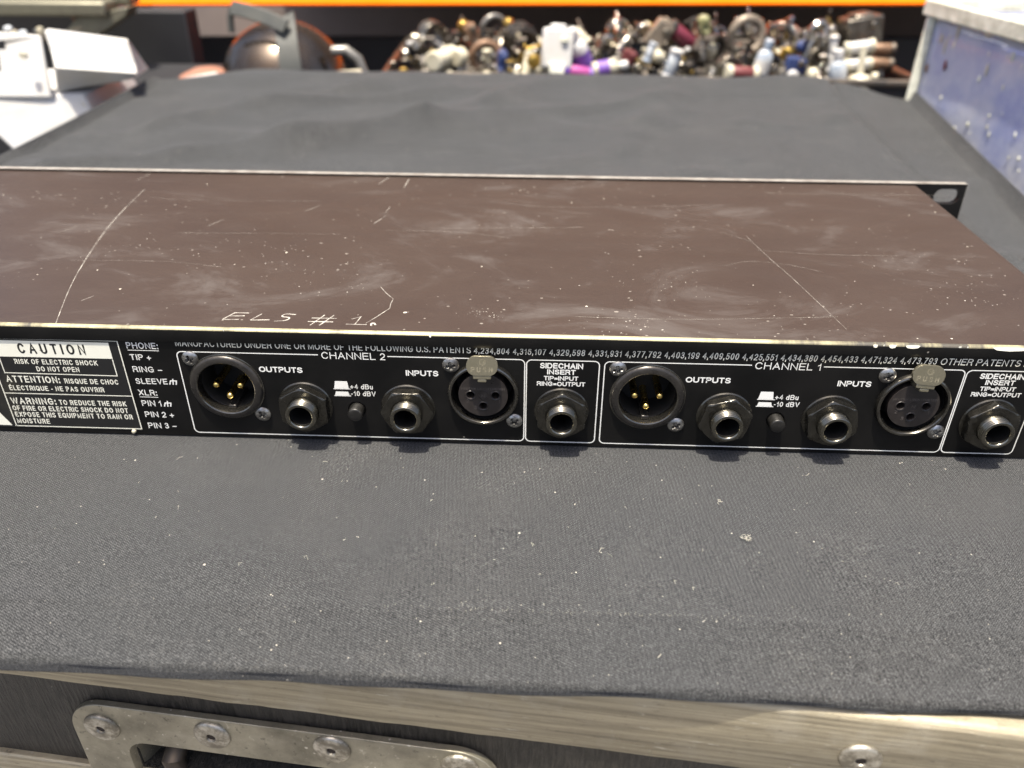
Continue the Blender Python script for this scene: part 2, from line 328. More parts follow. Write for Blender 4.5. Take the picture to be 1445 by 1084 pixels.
# a plain grotesque alphabet drawn with strokes: cap height 1, every stroke a list of (u, v) in the unit box of its letter
def el(cu, cv, ru, rv, a0, a1, n=10): return [(cu+ru*math.cos(R(a0+(a1-a0)*i/n)), cv+rv*math.sin(R(a0+(a1-a0)*i/n))) for i in range(n+1)]
GL = {
 'A': (.72, [[(0, 0), (.5, 1), (1, 0)], [(.19, .34), (.81, .34)]]),
 'B': (.66, [[(.6, .53), (0, .53), (0, 1), (.6, 1)]+el(.6, .765, .33, .235, 90, -90, 8), [(0, .53), (0, 0), (.62, 0)]+el(.64, .265, .36, .265, -90, 90, 8)]),
 'C': (.70, [el(.52, .5, .52, .5, 38, 322, 24)]),
 'D': (.70, [[(0, 0), (0, 1), (.42, 1)]+el(.45, .5, .55, .5, 90, -90, 14)+[(.42, 0), (0, 0)]]),
 'E': (.60, [[(1, 1), (0, 1), (0, 0), (1, 0)], [(0, .52), (.92, .52)]]),
 'F': (.56, [[(1, 1), (0, 1), (0, 0)], [(0, .50), (.88, .50)]]),
 'G': (.74, [el(.5, .5, .5, .5, 42, 330, 24)+[(.97, .12), (.97, .47), (.55, .47)]]),
 'H': (.68, [[(0, 0), (0, 1)], [(1, 0), (1, 1)], [(0, .53), (1, .53)]]),
 'I': (.14, [[(.5, 0), (.5, 1)]]),
 'K': (.68, [[(0, 0), (0, 1)], [(1, 1), (0, .36)], [(.36, .60), (1, 0)]]),
 'L': (.54, [[(0, 1), (0, 0), (1, 0)]]),
 'M': (.82, [[(0, 0), (0, 1), (.5, .06), (1, 1), (1, 0)]]),
 'N': (.68, [[(0, 0), (0, 1), (1, 0), (1, 1)]]),
 'O': (.76, [el(.5, .5, .5, .5, 90, 450, 28)]),
 'P': (.62, [[(0, 0), (0, 1), (.6, 1)]+el(.62, .74, .38, .26, 90, -90, 10)+[(.6, .48), (0, .48)]]),
 'Q': (.76, [el(.5, .5, .5, .5, 90, 450, 28), [(.58, .26), (.98, -.04)]]),
 'R': (.66, [[(0, 0), (0, 1), (.6, 1)]+el(.62, .75, .35, .25, 90, -90, 10)+[(.6, .5), (0, .5)], [(.58, .5), (.86, .40), (.90, .1), (1, 0)]]),
 'S': (.64, [el(.5, .76, .44, .24, 20, 200, 14)+[(.12, .62), (.5, .52), (.86, .42)]+el(.5, .25, .48, .25, 30, -165, 14)]),
 'T': (.62, [[(0, 1), (1, 1)], [(.5, 1), (.5, 0)]]),
 'U': (.68, [[(0, 1), (0, .32)]+el(.5, .32, .5, .32, 180, 360, 12)+[(1, 1)]]),
 'V': (.68, [[(0, 1), (.5, 0), (1, 1)]]),
 'W': (.96, [[(0, 1), (.25, 0), (.5, .95), (.75, 0), (1, 1)]]),
 'X': (.66, [[(0, 0), (1, 1)], [(0, 1), (1, 0)]]),
 'Y': (.66, [[(0, 1), (.5, .44), (1, 1)], [(.5, .44), (.5, 0)]]),
 '0': (.52, [el(.5, .5, .5, .5, 90, 450, 24)]),
 '1': (.34, [[(0, .72), (.55, .80), (.85, 1), (.85, 0)]]),
 '2': (.52, [el(.5, .70, .47, .30, 165, -20, 12)+[(.80, .45), (.1, .12), (0, 0), (1, 0)]]),
 '3': (.52, [el(.48, .76, .42, .24, 160, -80, 12)+[(.38, .53)], [(.38, .53)]+el(.5, .27, .48, .27, 88, -165, 12)]),
 '4': (.54, [[(.76, 0), (.76, 1), (0, .30), (1, .30)]]),
 '5': (.52, [[(.92, 1), (.2, 1), (.08, .48), (.25, .58)]+el(.5, .32, .5, .32, 100, -160, 14)]),
 '6': (.52, [el(.5, .32, .5, .32, 160, -200, 18)+[(.04, .55), (.12, .82)]+el(.52, .74, .42, .26, 150, 30, 8)]),
 '7': (.52, [[(0, 1), (1, 1), (.55, .5), (.32, 0)]]),
 '8': (.52, [el(.5, .76, .43, .24, -90, 270, 18), el(.5, .27, .5, .27, 90, 450, 18)]),
 '9': (.52, [el(.5, .68, .5, .32, -20, 340, 18)+[(.96, .45), (.88, .18)]+el(.48, .26, .42, .26, -30, -150, 8)]),
 'd': (.50, [el(.5, .33, .5, .33, 10, 370, 18), [(1, 0), (1, 1)]]),
 'u': (.46, [[(0, .68), (0, .25)]+el(.45, .24, .45, .24, 180, 330, 8), [(1, .68), (1, 0)]]),
 ':': (.12, [[(.5, .0), (.5, .12)], [(.5, .60), (.5, .72)]]), '.': (.12, [[(.5, 0), (.5, .12)]]), ',': (.14, [[(.5, .12), (.5, 0), (.1, -.16)]]),
 '+': (.56, [[(0, .38), (1, .38)], [(.5, .06), (.5, .70)]]), '-': (.30, [[(0, .36), (1, .36)]]), '\u2013': (.56, [[(0, .38), (1, .38)]]), '=': (.52, [[(0, .26), (1, .26)], [(0, .54), (1, .54)]]), ' ': (.18, []),
}
GL['\u00c9'] = (.60, GL['E'][1]+[[(.45, 1.14), (.72, 1.30)]])
def lettering(s, x0, z0, x1, z1, cap, mat, parent, bold=.15, y=-.03, slant=0, name='lettering', gap=.15):
    """printed words: spans x0..x1 on the panel, baseline z0->z1, capital height cap; bold = stroke weight / cap height"""
    tot = sum(GL[c][0] for c in s)+gap*(len(s)-1); k = (x1-x0)/tot
    w = bold*cap; wx = bold*k/cap if False else bold
    b = B(); x = 0; q = 0
    for c in s:
        gw, strokes = GL[c]
        for st_ in strokes:
            pts = []
            for u, v in st_:
                px = x0+(x+(bold*.5*cap/k)+u*max(gw-bold*cap/k, 0))*k if gw > .16 else x0+(x+gw*.5)*k
                pz = cap*(bold/2+v*(1-bold))
                zz = z0+(z1-z0)*(px-x0)/(x1-x0); pts.append((px+slant*pz, zz+pz))
            q += 1; cl_ = len(pts) > 4 and (Vector(pts[0])-Vector(pts[-1])).length < 1e-4
            # straight strokes get square ends half a weight longer
            if not cl_:
                a, a2, e2, e = Vector(pts[0]), Vector(pts[1]), Vector(pts[-2]), Vector(pts[-1])
                if (a-a2).length > 1e-6: pts[0] = tuple(a+(a-a2).normalized()*w*.5)
                if (e-e2).length > 1e-6: pts[-1] = tuple(e+(e-e2).normalized()*w*.5)
            ribbon(b, pts[:-1] if cl_ else pts, w, y-.0012*(q % 5), cl_)
        x += gw+gap
    return b.obj(name, mat, parent, smooth=False)

# ================================================================== THE SETTING
g = B(); g.box(-6000, 6000, -4000, 8000, -905, -900); o = g.obj('floor', M['floor'], smooth=False); o['kind'] = 'structure'

# ================================================================== FLIGHT CASE (under the cloth)
case = empty('flight_case', (-34.5, -78.4, 0), 'black plywood flight case with aluminium edging and riveted handle plate, under the cloth', 'flight case', rot=(0, 0, math.atan2(-20.9, 212.6)))
# local frame: x = along the front face, y = into the case, z = up ; front face of the aluminium edging at y = 0
rc = rrect(33, 131, -88, -54, 7)
holed_plate('front_panel', [(-200, -70), (430, -70), (430, -5), (-200, -5)], [rrect(34, 130, -69.5, -55, 1)], 1.6, 9, M['ply'], case)
def l_strip(name, z0, z1, y0, deep):
    b = B()
    prof = [(y0, z0), (y0+.3, z0-.4), (2.2, z0-.4), (2.2, z1-2.4), (deep, z1-2.4), (deep, z1), (y0+2.2, z1), (y0+.9, z1-.5), (y0+.2, z1-1.3), (y0, z1-2.4)]
    n = 140
    rings = []
    for i in range(n+1):
        x = -200+630*i/n
        rings.append([b.bm.verts.new(Vector((x, p[0]+.25*mnoise.noise(Vector((x*.05, p[1]*.2, 3))), p[1]+(.35*mnoise.noise(Vector((x*.11, 7, p[0]*.3))) if abs(p[1]-z0) < 1 or p[1] > z1-3 else 0)))) for p in prof])
    for a, c in zip(rings, rings[1:]):
        for k in range(len(prof)): b.bm.faces.new((a[k], a[(k+1) % len(prof)], c[(k+1) % len(prof)], c[k]))
    b.bm.faces.new(rings[0]); b.bm.faces.new(rings[-1][::-1]); return b.obj(name, M['strip'], case, angle=50)
l_strip('aluminium_edging', -30, -4.6, 0, 30)
b = B(); b.box(-200, 430, -.6, 9, -98, -70.2)
b.obj('lid_seam_strip', M['strip'], case, .8)
b = B(); b.box(-200, 430, 1.6, 9, -700, -98.2); b.box(-200, -192, 9.2, 630, -700, -14); b.box(422, 430, 9.2, 630, -700, -14); b.box(-191.8, 421.8, 622, 630, -700, -14); b.box(-191.8, 421.8, 30.2, 621.8, -18, -14)
b.obj('case_body', M['ply'], case, smooth=False)
# four feet on castors carry the case from the floor
for x in (-150, 380):
    for y in (60, 560):
        b = B(); b.box(x-45, x+45, y-45, y+45, -706, -700.2); b.box(x-22, x-17, y-25, y+25, -860, -706); b.box(x+17, x+22, y-25, y+25, -860, -706)
        ca = b.obj('castor', M['plate'], case, 1); b = B(); b.lathe([(0, x-15), (44, x-15), (48, x-11), (48, x+11), (44, x+15), (0, x+15)], (0, y, -852), 'X', 32); b.obj('wheel', M['darksteel'], ca)
# recessed handle
plate = holed_plate('handle_plate', rrect(17.4, 147, -130, -38.2, 12), [rc], -.7, 1.4, M['plate'], case)
bv = plate.modifiers.new('bevel', 'BEVEL'); bv.width = .5*MM; bv.segments = 2; bv.limit_method = 'ANGLE'
b = B()
lo, hi = rrect(33, 131, -88, -54, 7), rrect(38, 126, -84, -60, 6)
A_ = [b.bm.verts.new((p[0], -.6, p[1])) for p in lo]; C_ = [b.bm.verts.new((p[0], 14, p[1])) for p in hi]
for i in range(len(A_)): b.bm.faces.new((A_[i], A_[(i+1) % len(A_)], C_[(i+1) % len(A_)], C_[i]))
b.bm.faces.new(C_[::-1]); dish = b.obj('handle_dish', M['plate'], case)
b = B(); b.tube([(44, 12, -62), (44, 3, -66), (46, 1.5, -76), (56, 1.2, -80), (108, 1.2, -80), (118, 1.5, -76), (120, 3, -66), (120, 12, -62)], 3.6, 12); b.obj('handle', M['darksteel'], case)
def rivet(x, z, y=-.7, r=5.6):
    b = B(); b.lathe([(0, 2.2), (1.3, 2.2), (1.35, -1.0), (1.75, -1.35), (2.6, -1.25), (3.2, -1.05), (4.4, -1.1), (r-.35, -.85), (r, -.35), (r, .1)], (x, y, z), 'Y', 36)
    o = b.obj('rivet', M['rivet'], case, angle=50); b = B(); b.lathe([(0, -.7), (1.32, -.7)], (x, y, z), 'Y', 20); b.obj('rivet_hole', M['hole'], o)
for x, z in ((27.3, -48.2), (62.6, -45), (98.9, -44), (136, -45), (27.3, -120), (62.6, -120), (98.9, -120), (136, -120)): rivet(x, z)
for x in (-165, -40, 238.8, 365): rivet(x, -20.2, -.05, 5.3)

# ================================================================== CLOTH
def sm(a, b_, x):
    t = max(0, min(1, (x-a)/(b_-a))); return t*t*(3-2*t)
def cloth():
    b = B(); bm = b.bm
    US = []; u = -46.
    while u <= 46+750: US.append(u); u += 3
    VS = [-v for v in range(150, 0, -7)]      # negative: degrees round the rolled hem
    v = 0.
    while v < 60: VS.append(v); v += 1.5
    while v < 860: VS.append(v); v += 3.4
    W = 750.
    rfx = lambda x: 4.9-1.9*sm(40, 250, x)
    front = lambda x: -100.5-.0095*x+.775*rfx(x)+.35*mnoise.noise(Vector((x*.03, 1, 0)))
    x_ph = lambda q: q*90
    rows = []
    for v in VS:
        row = []
        for u in US:
            s = u/W
            # v: distance from the front roll ; u: distance from left roll
            xL = lambda y: -270-.02*(y-335)-.02*max(0, y-440); xR = lambda y: 392+.162*(y-90)
            xg = -270+max(0, min(1, s))*700; rf = rfx(xg)
            t = -v/150; rc_ = 1.7
            if v >= 0: y_off, z_off = rc_+v, 0.
            elif t < .45: a = R(90*t/.45); y_off, z_off = rc_-rc_*math.sin(a), -rc_+rc_*math.cos(a)
            elif t < .88: y_off, z_off = .25*math.sin(x_ph(s)), -rc_-(rf-rc_)*(t-.45)/.43
            else: y_off, z_off = (t-.88)/.12*3, -rf
            back = 758.; rb = 34.
            if y_off > back:
                a = (y_off-back)/rb
                if a < math.pi/2: y_off, dz = back+rb*math.sin(a), -rb*(1-math.cos(a))
                else: dz = -rb-(y_off-back-rb*math.pi/2); y_off = back+rb
                z_off += dz
            x_lin = s
            # side rolls
            rs = 9.; zs = 0.; ue = 0.
            if u < 0:
                a = -u/rs
                if a < math.pi/2: ue, zs = -rs*math.sin(a), -rs*(1-math.cos(a))
                else: ue, zs = -rs, -rs-(-u-rs*math.pi/2)
                uu = 0
            elif u > W:
                a = (u-W)/rs
                if a < math.pi/2: ue, zs = rs*math.sin(a), -rs*(1-math.cos(a))
                else: ue, zs = rs, -rs-(u-W-rs*math.pi/2)
                uu = 1
            else: uu = s
            y = front(xg)+y_off
            # rounded far corners
            y0 = y
            cut = 62*(1-sm(0, .16, uu))+85*sm(.86, 1, uu)*sm(.86, 1.02, uu)
            if y > 420: y = 420+(y-420)*(1-(cut-16*math.exp(-((uu-.10)/.07)**2))/370)
            x = xL(y)+uu*(xR(y)-xL(y))+ue
            z = z_off
            z += zs
            # folds: long soft ridges at the back left, crease along the front, pillowy far rim
            flat = 1 if (0 < u < W and v > 6) else 0
            under = 1-sm(18, 60, min(max(y+8, -60), 0)+60) if y < 0 else 1
            dv = min(abs(x+200)+0, 0)
            bk = sm(175, 230, y)
            if 0 <= u <= W:
                f = 0
                for (ax, ay, bx, by, h, wd) in ((-240, 245, 40, 300, 4.5, 13), (40, 300, 330, 286, 2.4, 14), (-230, 330, 20, 455, 6, 17), (20, 455, 120, 640, 5, 20), (-200, 430, -50, 640, 7, 20), (-70, 400, 250, 590, 4, 22), (150, 300, 250, 640, 3.2, 22), (-120, 212, 160, 226, 2.4, 9), (230, 340, 380, 520, 2.4, 18), (-150, 520, 30, 600, 5, 15)):
                    dx, dy = bx-ax, by-ay; L2 = dx*dx+dy*dy; t = ((x-ax)*dx+(y-ay)*dy)/L2; tt = max(0, min(1, t))
                    d = .8*math.hypot(x-ax-tt*dx, y-ay-tt*dy)+4*mnoise.noise(Vector((x*.01, y*.01, ax))); f += .62*h*math.exp(-math.sqrt((d/wd)**2+.03)*1.3)
                f += 2.5*mnoise.noise(Vector((x*.006, y*.008, 4)))+1.6*mnoise.noise(Vector((x*.02, y*.025, 9)))
                rim = sm(560, 680, y); f = f*3.2-12; f = f*(1-.85*rim)+rim*3*mnoise.noise(Vector((x*.012, 2, 8)))
                z += max(f, -9+.10*f)*bk
                # seam of the second layer at the right
                xs_ = 381+.083*(y-293)
                if y > 180: z += 2.6*(1-sm(-2, 2, x-xs_))-3.2*math.exp(-((x-xs_-3)/3.2)**2)
                if y < -20: # the case edge below shows as a faint ridge, with soft waves to the hem
                    yc = -77+.6*math.sin(x*.02)
                    z += 1.0*math.exp(-((y-yc)/1.8)**2)*(.6+.5*mnoise.noise(Vector((x*.03, 0, 2))))
                    z += (.7*mnoise.noise(Vector((x*.022, y*.03, 5))))*sm(-30, -60, y)
                    z -= .7*sm(-79, -92, y)*sm(-101, -94, y)
            row.append(bm.verts.new((x, y, z)))
        rows.append(row)
    for a, c in zip(rows, rows[1:]):
        for i in range(len(a)-1): bm.faces.new((a[i], a[i+1], c[i+1], c[i]))
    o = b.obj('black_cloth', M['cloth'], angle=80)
    sdf = o.modifiers.new('thickness', 'SOLIDIFY'); sdf.thickness = .9*MM; sdf.offset = -1
    return o
cl = tag(cloth(), 'black woven cloth spread flat over the flight case, dusty with pale lint', 'cloth')
b = B()
rl_ = random.Random(3)
for _ in range(95):
    x, y = rl_.uniform(-30, 250), rl_.uniform(-95, -6) if rl_.random() < .8 else rl_.uniform(180, 420)
    if y > 0: x = rl_.uniform(-100, 360)
    a = rl_.uniform(0, 6.28); Ls = rl_.choice((.25, .35, .5, .6, 1.0, 1.6))*(1 if y < 0 else 1.5); zz = 1.05 if y < 0 else 7.5
    pts = [(x+math.cos(a+k*rl_.uniform(-.5, .5))*Ls*k/3, y+math.sin(a+k*rl_.uniform(-.5, .5))*Ls*k/3, zz+.12*math.sin(k*1.5)) for k in range(4)]
    if y < 0: b.tube(pts, rl_.uniform(.035, .085), 4)
for _ in range(170):
    x = rl_.gauss(132, 30); y = -77.3+.2*math.sin(x)+rl_.gauss(0, .5); a = rl_.uniform(0, 6.28); q = rl_.uniform(.12, .45)
    b.tube([(x, y, 1.9), (x+math.cos(a)*q*.5, y+math.sin(a)*q*.5, 2.0), (x+math.cos(a+.5)*q, y+math.sin(a+.5)*q, 1.9)], .03, 4)
for cx, cy in ((182, -45), (184, -46), (183.5, -44.6), (178, -29)):
    for _ in range(5):
        a = rl_.uniform(0, 6.28); x, y = cx+rl_.uniform(-.8, .8), cy+rl_.uniform(-.5, .5)
        b.tube([(x, y, 1.1), (x+math.cos(a)*.6, y+math.sin(a)*.6, 1.3), (x+math.cos(a+.6)*1.1, y+math.sin(a+.6)*1.1, 1.1)], .07, 5)
lint = tag(b.obj('lint', M['lint']), 'scattered pale lint and crumbs lying on the front of the black cloth', 'lint', kind='stuff')

# ================================================================== RACK UNIT
H, DEP, XL, XR = 43.55, 163.8, -168.0, 299.8
ZB = 1.2      # underside rests on the cloth
unit = empty('rack_unit', (0, 0, 0), 'brown and black rack-mount audio processor seen from its rear connector panel, lying on black cloth', 'audio unit')
PITCH = 141.59
MX, MZ = 14.9, 21.4      # male socket centre
FX, FZ = 101.75, 21.25    # female socket centre
JACKS = [(41.0, 14.75), (76.1, 14.75), (128.1, 14.9)]
BX, BZ = 58.4, 13.5
holes = []
for k in (0, PITCH):
    holes += [circ(MX+k, MZ, 10.4), circ(FX+k, FZ, 10.6), circ(BX+k, BZ, 3.1, 24)]
    holes += [circ(x+k, z, 4.6, 24) for x, z in JACKS]
holed_plate('rear_panel', [(XL, .6), (XR, .6), (XR, H-.4), (XL, H-.4)], holes, 0, 1.2, M['black'], unit)
# top cover: sheet bent down over the rear panel, the bend worn to bare metal
b = B(); bm = b.bm; n = 160
lipz = lambda x: 38.35+.0046*x
rings = []
for i in range(n+1):
    x = XL+(XR-XL)*i/n; wv = .05*mnoise.noise(Vector((x*.12, 0, 0)))+.04*mnoise.noise(Vector((x*.7, 0, 5)))
    prof = [(.5, lipz(x)), (-.55, lipz(x)), (-.6, lipz(x)+.25), (-.6, H-1.25), (-.52+wv, H-.72+wv), (-.25, H-.30), (.22+wv, H-.06), (.9, H), (DEP, H), (DEP, H-1.1), (.5, H-1.1)]
    rings.append([bm.verts.new((x, p[0], p[1])) for p in prof])
mids = [1, 1, 1, 1, 2, 2, 2, 0, 0, 0, 1]
for a, c in zip(rings, rings[1:]):
    for k in range(11):
        f = bm.faces.new((a[k], a[(k+1) % 11], c[(k+1) % 11], c[k])); f.material_index = mids[k]
bm.faces.new(rings[0][::-1]); bm.faces.new(rings[-1])
cover = b.obj('top_cover', [M['top'], M['black'], M['edge']], unit, angle=50)
b = B(); b.box(XR+.02, XR+1.0, 1.3, DEP, .6, H-.9); b.prism([(XR+.02, -.5, H-.9), (XR+1.0, -.5, H-.9), (XR+1.0, -.5, H-.25), (XR+.75, -.5, H), (XR+.02, -.5, H)], (0, DEP+.4, 0)); b.obj('side_panel', M['top'], unit, .15)
b = B(); b.box(XL-1, XL-.02, 1.3, DEP, .6, H-.1); b.obj('side_panel', M['top'], unit, .3)
b = B(); b.box(XL, XR, 1.3, DEP, .6, 1.6); b.obj('bottom_cover', M['black'], unit)
fp = holed_plate('front_panel', [(-193.6, .3), (325.2, .3), (325.2, 44.45), (-193.6, 44.45)], [rrect(310.6, 323.0, 34.6, 42.0, 3.6), rrect(310.6, 323, 2.6, 10, 3.6), rrect(-191.4, -179, 34.6, 42, 3.6), rrect(-191.4, -179, 2.6, 10, 3.6)], DEP+.05, DEP+3.2, M['black'], unit)
b = B(); b.box(-193.5, 325.1, DEP+.1, DEP+3.15, 44.46, 44.62); b.box(325.21, 325.35, DEP+.1, DEP+3.15, .5, 44.5)
b.obj('bare_panel_edge', M['bare'], fp, 0)

# ---- screws
def screw_mesh(parent, x, z, y=0, rot=20, r=2.75, m=None):
    b = B(); rr = R(rot)
    # domed pan head with an embossed cross: displaced disc
    n, rn = 48, 12; rings = []
    for j in range(rn+1):
        q = r*j/rn; ring = []
        for i in range(n):
            a = 2*math.pi*i/n; px, pz = q*math.cos(a), q*math.sin(a)
            h = 1.55*math.sqrt(max(0, 1-(q/r)**2*.82))-.35
            cx, cz = px*math.cos(rr)+pz*math.sin(rr), -px*math.sin(rr)+pz*math.cos(rr)
            arm = max(0, 1-max(0, min(abs(cx), abs(cz))-.36)/.14) if min(abs(cx), abs(cz)) > .36 else 1
            reach = 1-sm(1.25, 1.55, max(abs(cx), abs(cz))); core = 1-sm(.5, .9, math.hypot(cx, cz))
            h -= 1.25*max(arm*reach, core)
            ring.append(b.bm.verts.new((x+px, y-h, z+pz)))
            if j == 0: break
        rings.append(ring)
    rings.append([b.bm.verts.new((v.co.x, y+.1, v.co.z)) for v in rings[-1]])
    for a, c in zip(rings, rings[1:]):
        for i in range(n):
            k = (i+1) % n
            if len(a) == 1: b.bm.faces.new((a[0], c[i], c[k]))
            else: b.bm.faces.new((a[i], c[i], c[k], a[k]))
    return b.obj('screw', m or M['screw'], parent, angle=40)

# ---- male socket
def male(dx, rots):
    b = B(); c = (MX+dx, 0, MZ)
    b.lathe([(12.2, .1), (12.2, -.9), (11.9, -1.35), (11.5, -1.55), (10.6, -1.7), (10.0, -1.7), (9.65, -1.45), (9.55, -1.0), (9.5, 13), (0, 13)], c, 'Y', 72)
    s = b.obj('output_socket', M['connector'], unit, angle=30)
    b = B(); b.lathe([(10.0, -1.72), (9.68, -1.5), (9.50, -1.0), (9.45, 0), (9.45, 5)], c, 'Y', 72); b.lathe([(12.3, .02), (12.62, .02), (12.62, -.35), (12.3, -.5), (12.22, -.5)], c, 'Y', 72); b.obj('socket_lip', M['ringm'], s)
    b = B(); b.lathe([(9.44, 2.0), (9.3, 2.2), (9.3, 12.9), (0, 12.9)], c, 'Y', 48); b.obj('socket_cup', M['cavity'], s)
    b = B(); b.box(c[0]-1.3, c[0]+1.3, .5, 12.8, c[2]-9.3, c[2]-7.9); b.obj('socket_key', M['connector'], s, .3)
    for px, pz in ((-4.2, 0), (4.15, 0), (-.1, -4.2)):
        b = B(); b.lathe([(1.2, 12.8), (1.2, 1.2), (1.12, .7), (.85, .25), (.45, .02), (0, -.05)], (c[0]+px, 0, c[2]+pz), 'Y', 20); b.obj('pin', M['gold'], s)
    screw_mesh(unit, MX+dx-10.55, MZ+10.7, -.1, rots[0]); screw_mesh(unit, MX+dx+10.55, MZ-10.7, -.1, rots[1])
male(0, (22, 32)); male(PITCH, (12, 30))

# ---- female socket
def female(dx, rots, tilt):
    c = (FX+dx, 0, FZ); b = B()
    b.lathe([(11.9, .1), (11.9, -1.1), (11.7, -1.6), (11.3, -1.85), (10.75, -1.75), (10.45, -1.3), (10.35, 0), (10.35, 10), (0, 10)], c, 'Y', 72)
    s = b.obj('input_socket', M['ringm'], unit, angle=30)
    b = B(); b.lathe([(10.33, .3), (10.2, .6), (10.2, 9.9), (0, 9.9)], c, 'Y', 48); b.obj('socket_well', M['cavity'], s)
    hs = [(-4.2, 0), (4.15, 0), (0, -4.2)]
    # insert: key slot at the top, three pin holes
    out = []
    for i in range(73):
        a = R(90+9+(360-18)*i/72); out.append((c[0]+8.25*math.cos(a), c[2]+8.25*math.sin(a)))
    out += [(c[0]+1.3, c[2]+6.9), (c[0]-1.3, c[2]+6.9)]
    ins = holed_plate('socket_insert', out, [circ(c[0]+hx, c[2]+hz, 1.35, 24) for hx, hz in hs], -1.35, 9, M['insert'], s)
    bv = ins.modifiers.new('bevel', 'BEVEL'); bv.width = .35*MM; bv.segments = 2; bv.limit_method = 'ANGLE'
    b = B()
    for hx, hz in hs: b.lathe([(1.36, -1.40), (1.62, -1.52), (1.75, -1.36), (1.75, -1.3)], (c[0]+hx, 0, c[2]+hz), 'Y', 28)
    b.lathe([(1.45, -1.3), (1.45, -1.5), (1.75, -1.5), (1.75, -1.3)], (c[0], 0, c[2]-.2), 'Y', 28)
    b.obj('moulded_rims', M['insert'], s)
    rz = M['moulded']
    lettering('NEUTRIK LIECHTENSTEIN', c[0]-7.2, c[2]+2.1, c[0]+7.2, c[2]+2.1, .85, rz, s, .16, -1.40)
    for t, lx, lz in (('2', -5.6, -3.0), ('1', 5.2, -3.0), ('3', -3.0, -5.6)): lettering(t, c[0]+lx, c[2]+lz, c[0]+lx+(.9 if t != '1' else .5), c[2]+lz, 1.4, rz, s, .16, -1.40)
    lettering('N', c[0]-.55, c[2]-.75, c[0]+.55, c[2]-.75, 1.1, rz, s, .16, -1.40)
    # push latch
    q = rrect(-5.15, 5.15, -2.9, 3.3, 2.9, 8); q = [(x*(1 if z > 0 else .985), z+.55*(1-(x/5.15)**2)*(1 if z > 1 else 0)) for x, z in q]
    cu = holed_plate('push_latch', q, [], -1.1, 0, M['latch'], s); bv = cu.modifiers.new('bevel', 'BEVEL'); bv.width = .35*MM; bv.segments = 3; bv.limit_method = 'ANGLE'
    mt = Matrix.Translation(Vector((c[0]-.05+tilt[0], -2.7, c[2]+12.0+tilt[1]))*MM) @ Matrix.Rotation(R(tilt[2]), 4, 'Y') @ Matrix.Rotation(R(-12), 4, 'X')
    cu.matrix_local = mt
    b = B(); b.box(-3.0, 3.0, -.9, 3.6, -4.3, -2.6); b.box(-1.5, 1.5, -.7, 5, -5.4, -4.2); nk = b.obj('latch_neck', M['latch'], s, .3); nk.matrix_local = mt
    for i, ch in enumerate('PUSH'):
        x = -3.6+i*1.95
        t = lettering(ch, x, -1.7, x+1.15, -1.7, 1.7, M['engraved'], s, .15, -1.12, name='engraved_letter'); t.matrix_local = mt
    b = B(); ribbon(b, circ(.1, 1.7, .95, 20), .2, -1.14, True); ribbon(b, [(-.35, 1.2), (-.35, 2.2), (.5, 1.2), (.5, 2.2)], .18, -1.145); t = b.obj('engraved_mark', M['engraved'], s); t.matrix_local = mt
    screw_mesh(unit, FX+dx-10.6, FZ+10.75, -.1, rots[0]); screw_mesh(unit, FX+dx+10.5, FZ-10.65, -.1, rots[1])
M['moulded'] = worn('moulded_letters', (.12, .105, .095), .5, 0, (.06, .05, .045), 500, .9)
M['engraved'] = worn('engraved_line', (.16, .145, .10), .5, .3, (.30, .27, .19), 700, .8)
female(0, (10, 38), (0, 0, 0)); female(PITCH, (25, 40), (.7, .5, 5))

# ---- jacks
def jack(x, z, rot):
    c = (x, 0, z); b = B()
    b.lathe([(4.5, 14), (3.75, 13), (3.75, -7.4), (3.95, -7.85), (4.35, -8.0), (4.9, -7.95), (5.15, -7.75), (5.1, -7.35), (4.95, -7.2), (5.2, -7.0), (5.2, -6.7), (4.95, -6.5), (5.2, -6.3), (5.2, -6.0), (4.95, -5.8), (5.2, -5.6), (5.2, -3.0), (4.4, -3.0), (4.4, 2)], c, 'Y', 48)
    s = b.obj('jack_socket', M['nickel'], unit, angle=60)
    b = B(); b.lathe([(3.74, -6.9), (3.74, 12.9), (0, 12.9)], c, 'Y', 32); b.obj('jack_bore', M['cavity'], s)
    b = B(); b.lathe([(9.2, -.0), (9.25, -.4), (8.9, -.75), (7.6, -.95), (5.3, -.95), (5.3, -.1)], c, 'Y', 64); b.obj('washer', M['nut'], s)
    b = B(); n = 72; ra = 9.25*.866
    rings = []
    for (t, k) in ((-1.0, 1.0), (-3.7, 1.0), (-4.15, .0)):
        ring = []
        for i in range(n):
            a = 2*math.pi*i/n; ph = (a+R(rot)) % (math.pi/3)-math.pi/6; hexr = ra/math.cos(ph)
            r_ = min(hexr, 9.1) if k else min(hexr, 8.15)
            ring.append(b.bm.verts.new((c[0]+r_*math.cos(a), t, c[2]+r_*math.sin(a))))
        rings.append(ring)
    rings.append([b.bm.verts.new((c[0]+5.25*math.cos(2*math.pi*i/n), -4.15, c[2]+5.25*math.sin(2*math.pi*i/n))) for i in range(n)])
    rings.append([b.bm.verts.new((v.co.x, -3.2, v.co.z)) for v in rings[-1]])
    for a, d in zip(rings, rings[1:]):
        for i in range(n): b.bm.faces.new((a[i], d[i], d[(i+1) % n], a[(i+1) % n]))
    b.obj('nut', M['nut'], s, .18, 2, angle=28)
for i, ((x, z), rot) in enumerate(zip([(x+k, z) for k in (0, PITCH) for x, z in JACKS], (0, 30, 0, 14, 50, 56))): jack(x, z, rot+30)
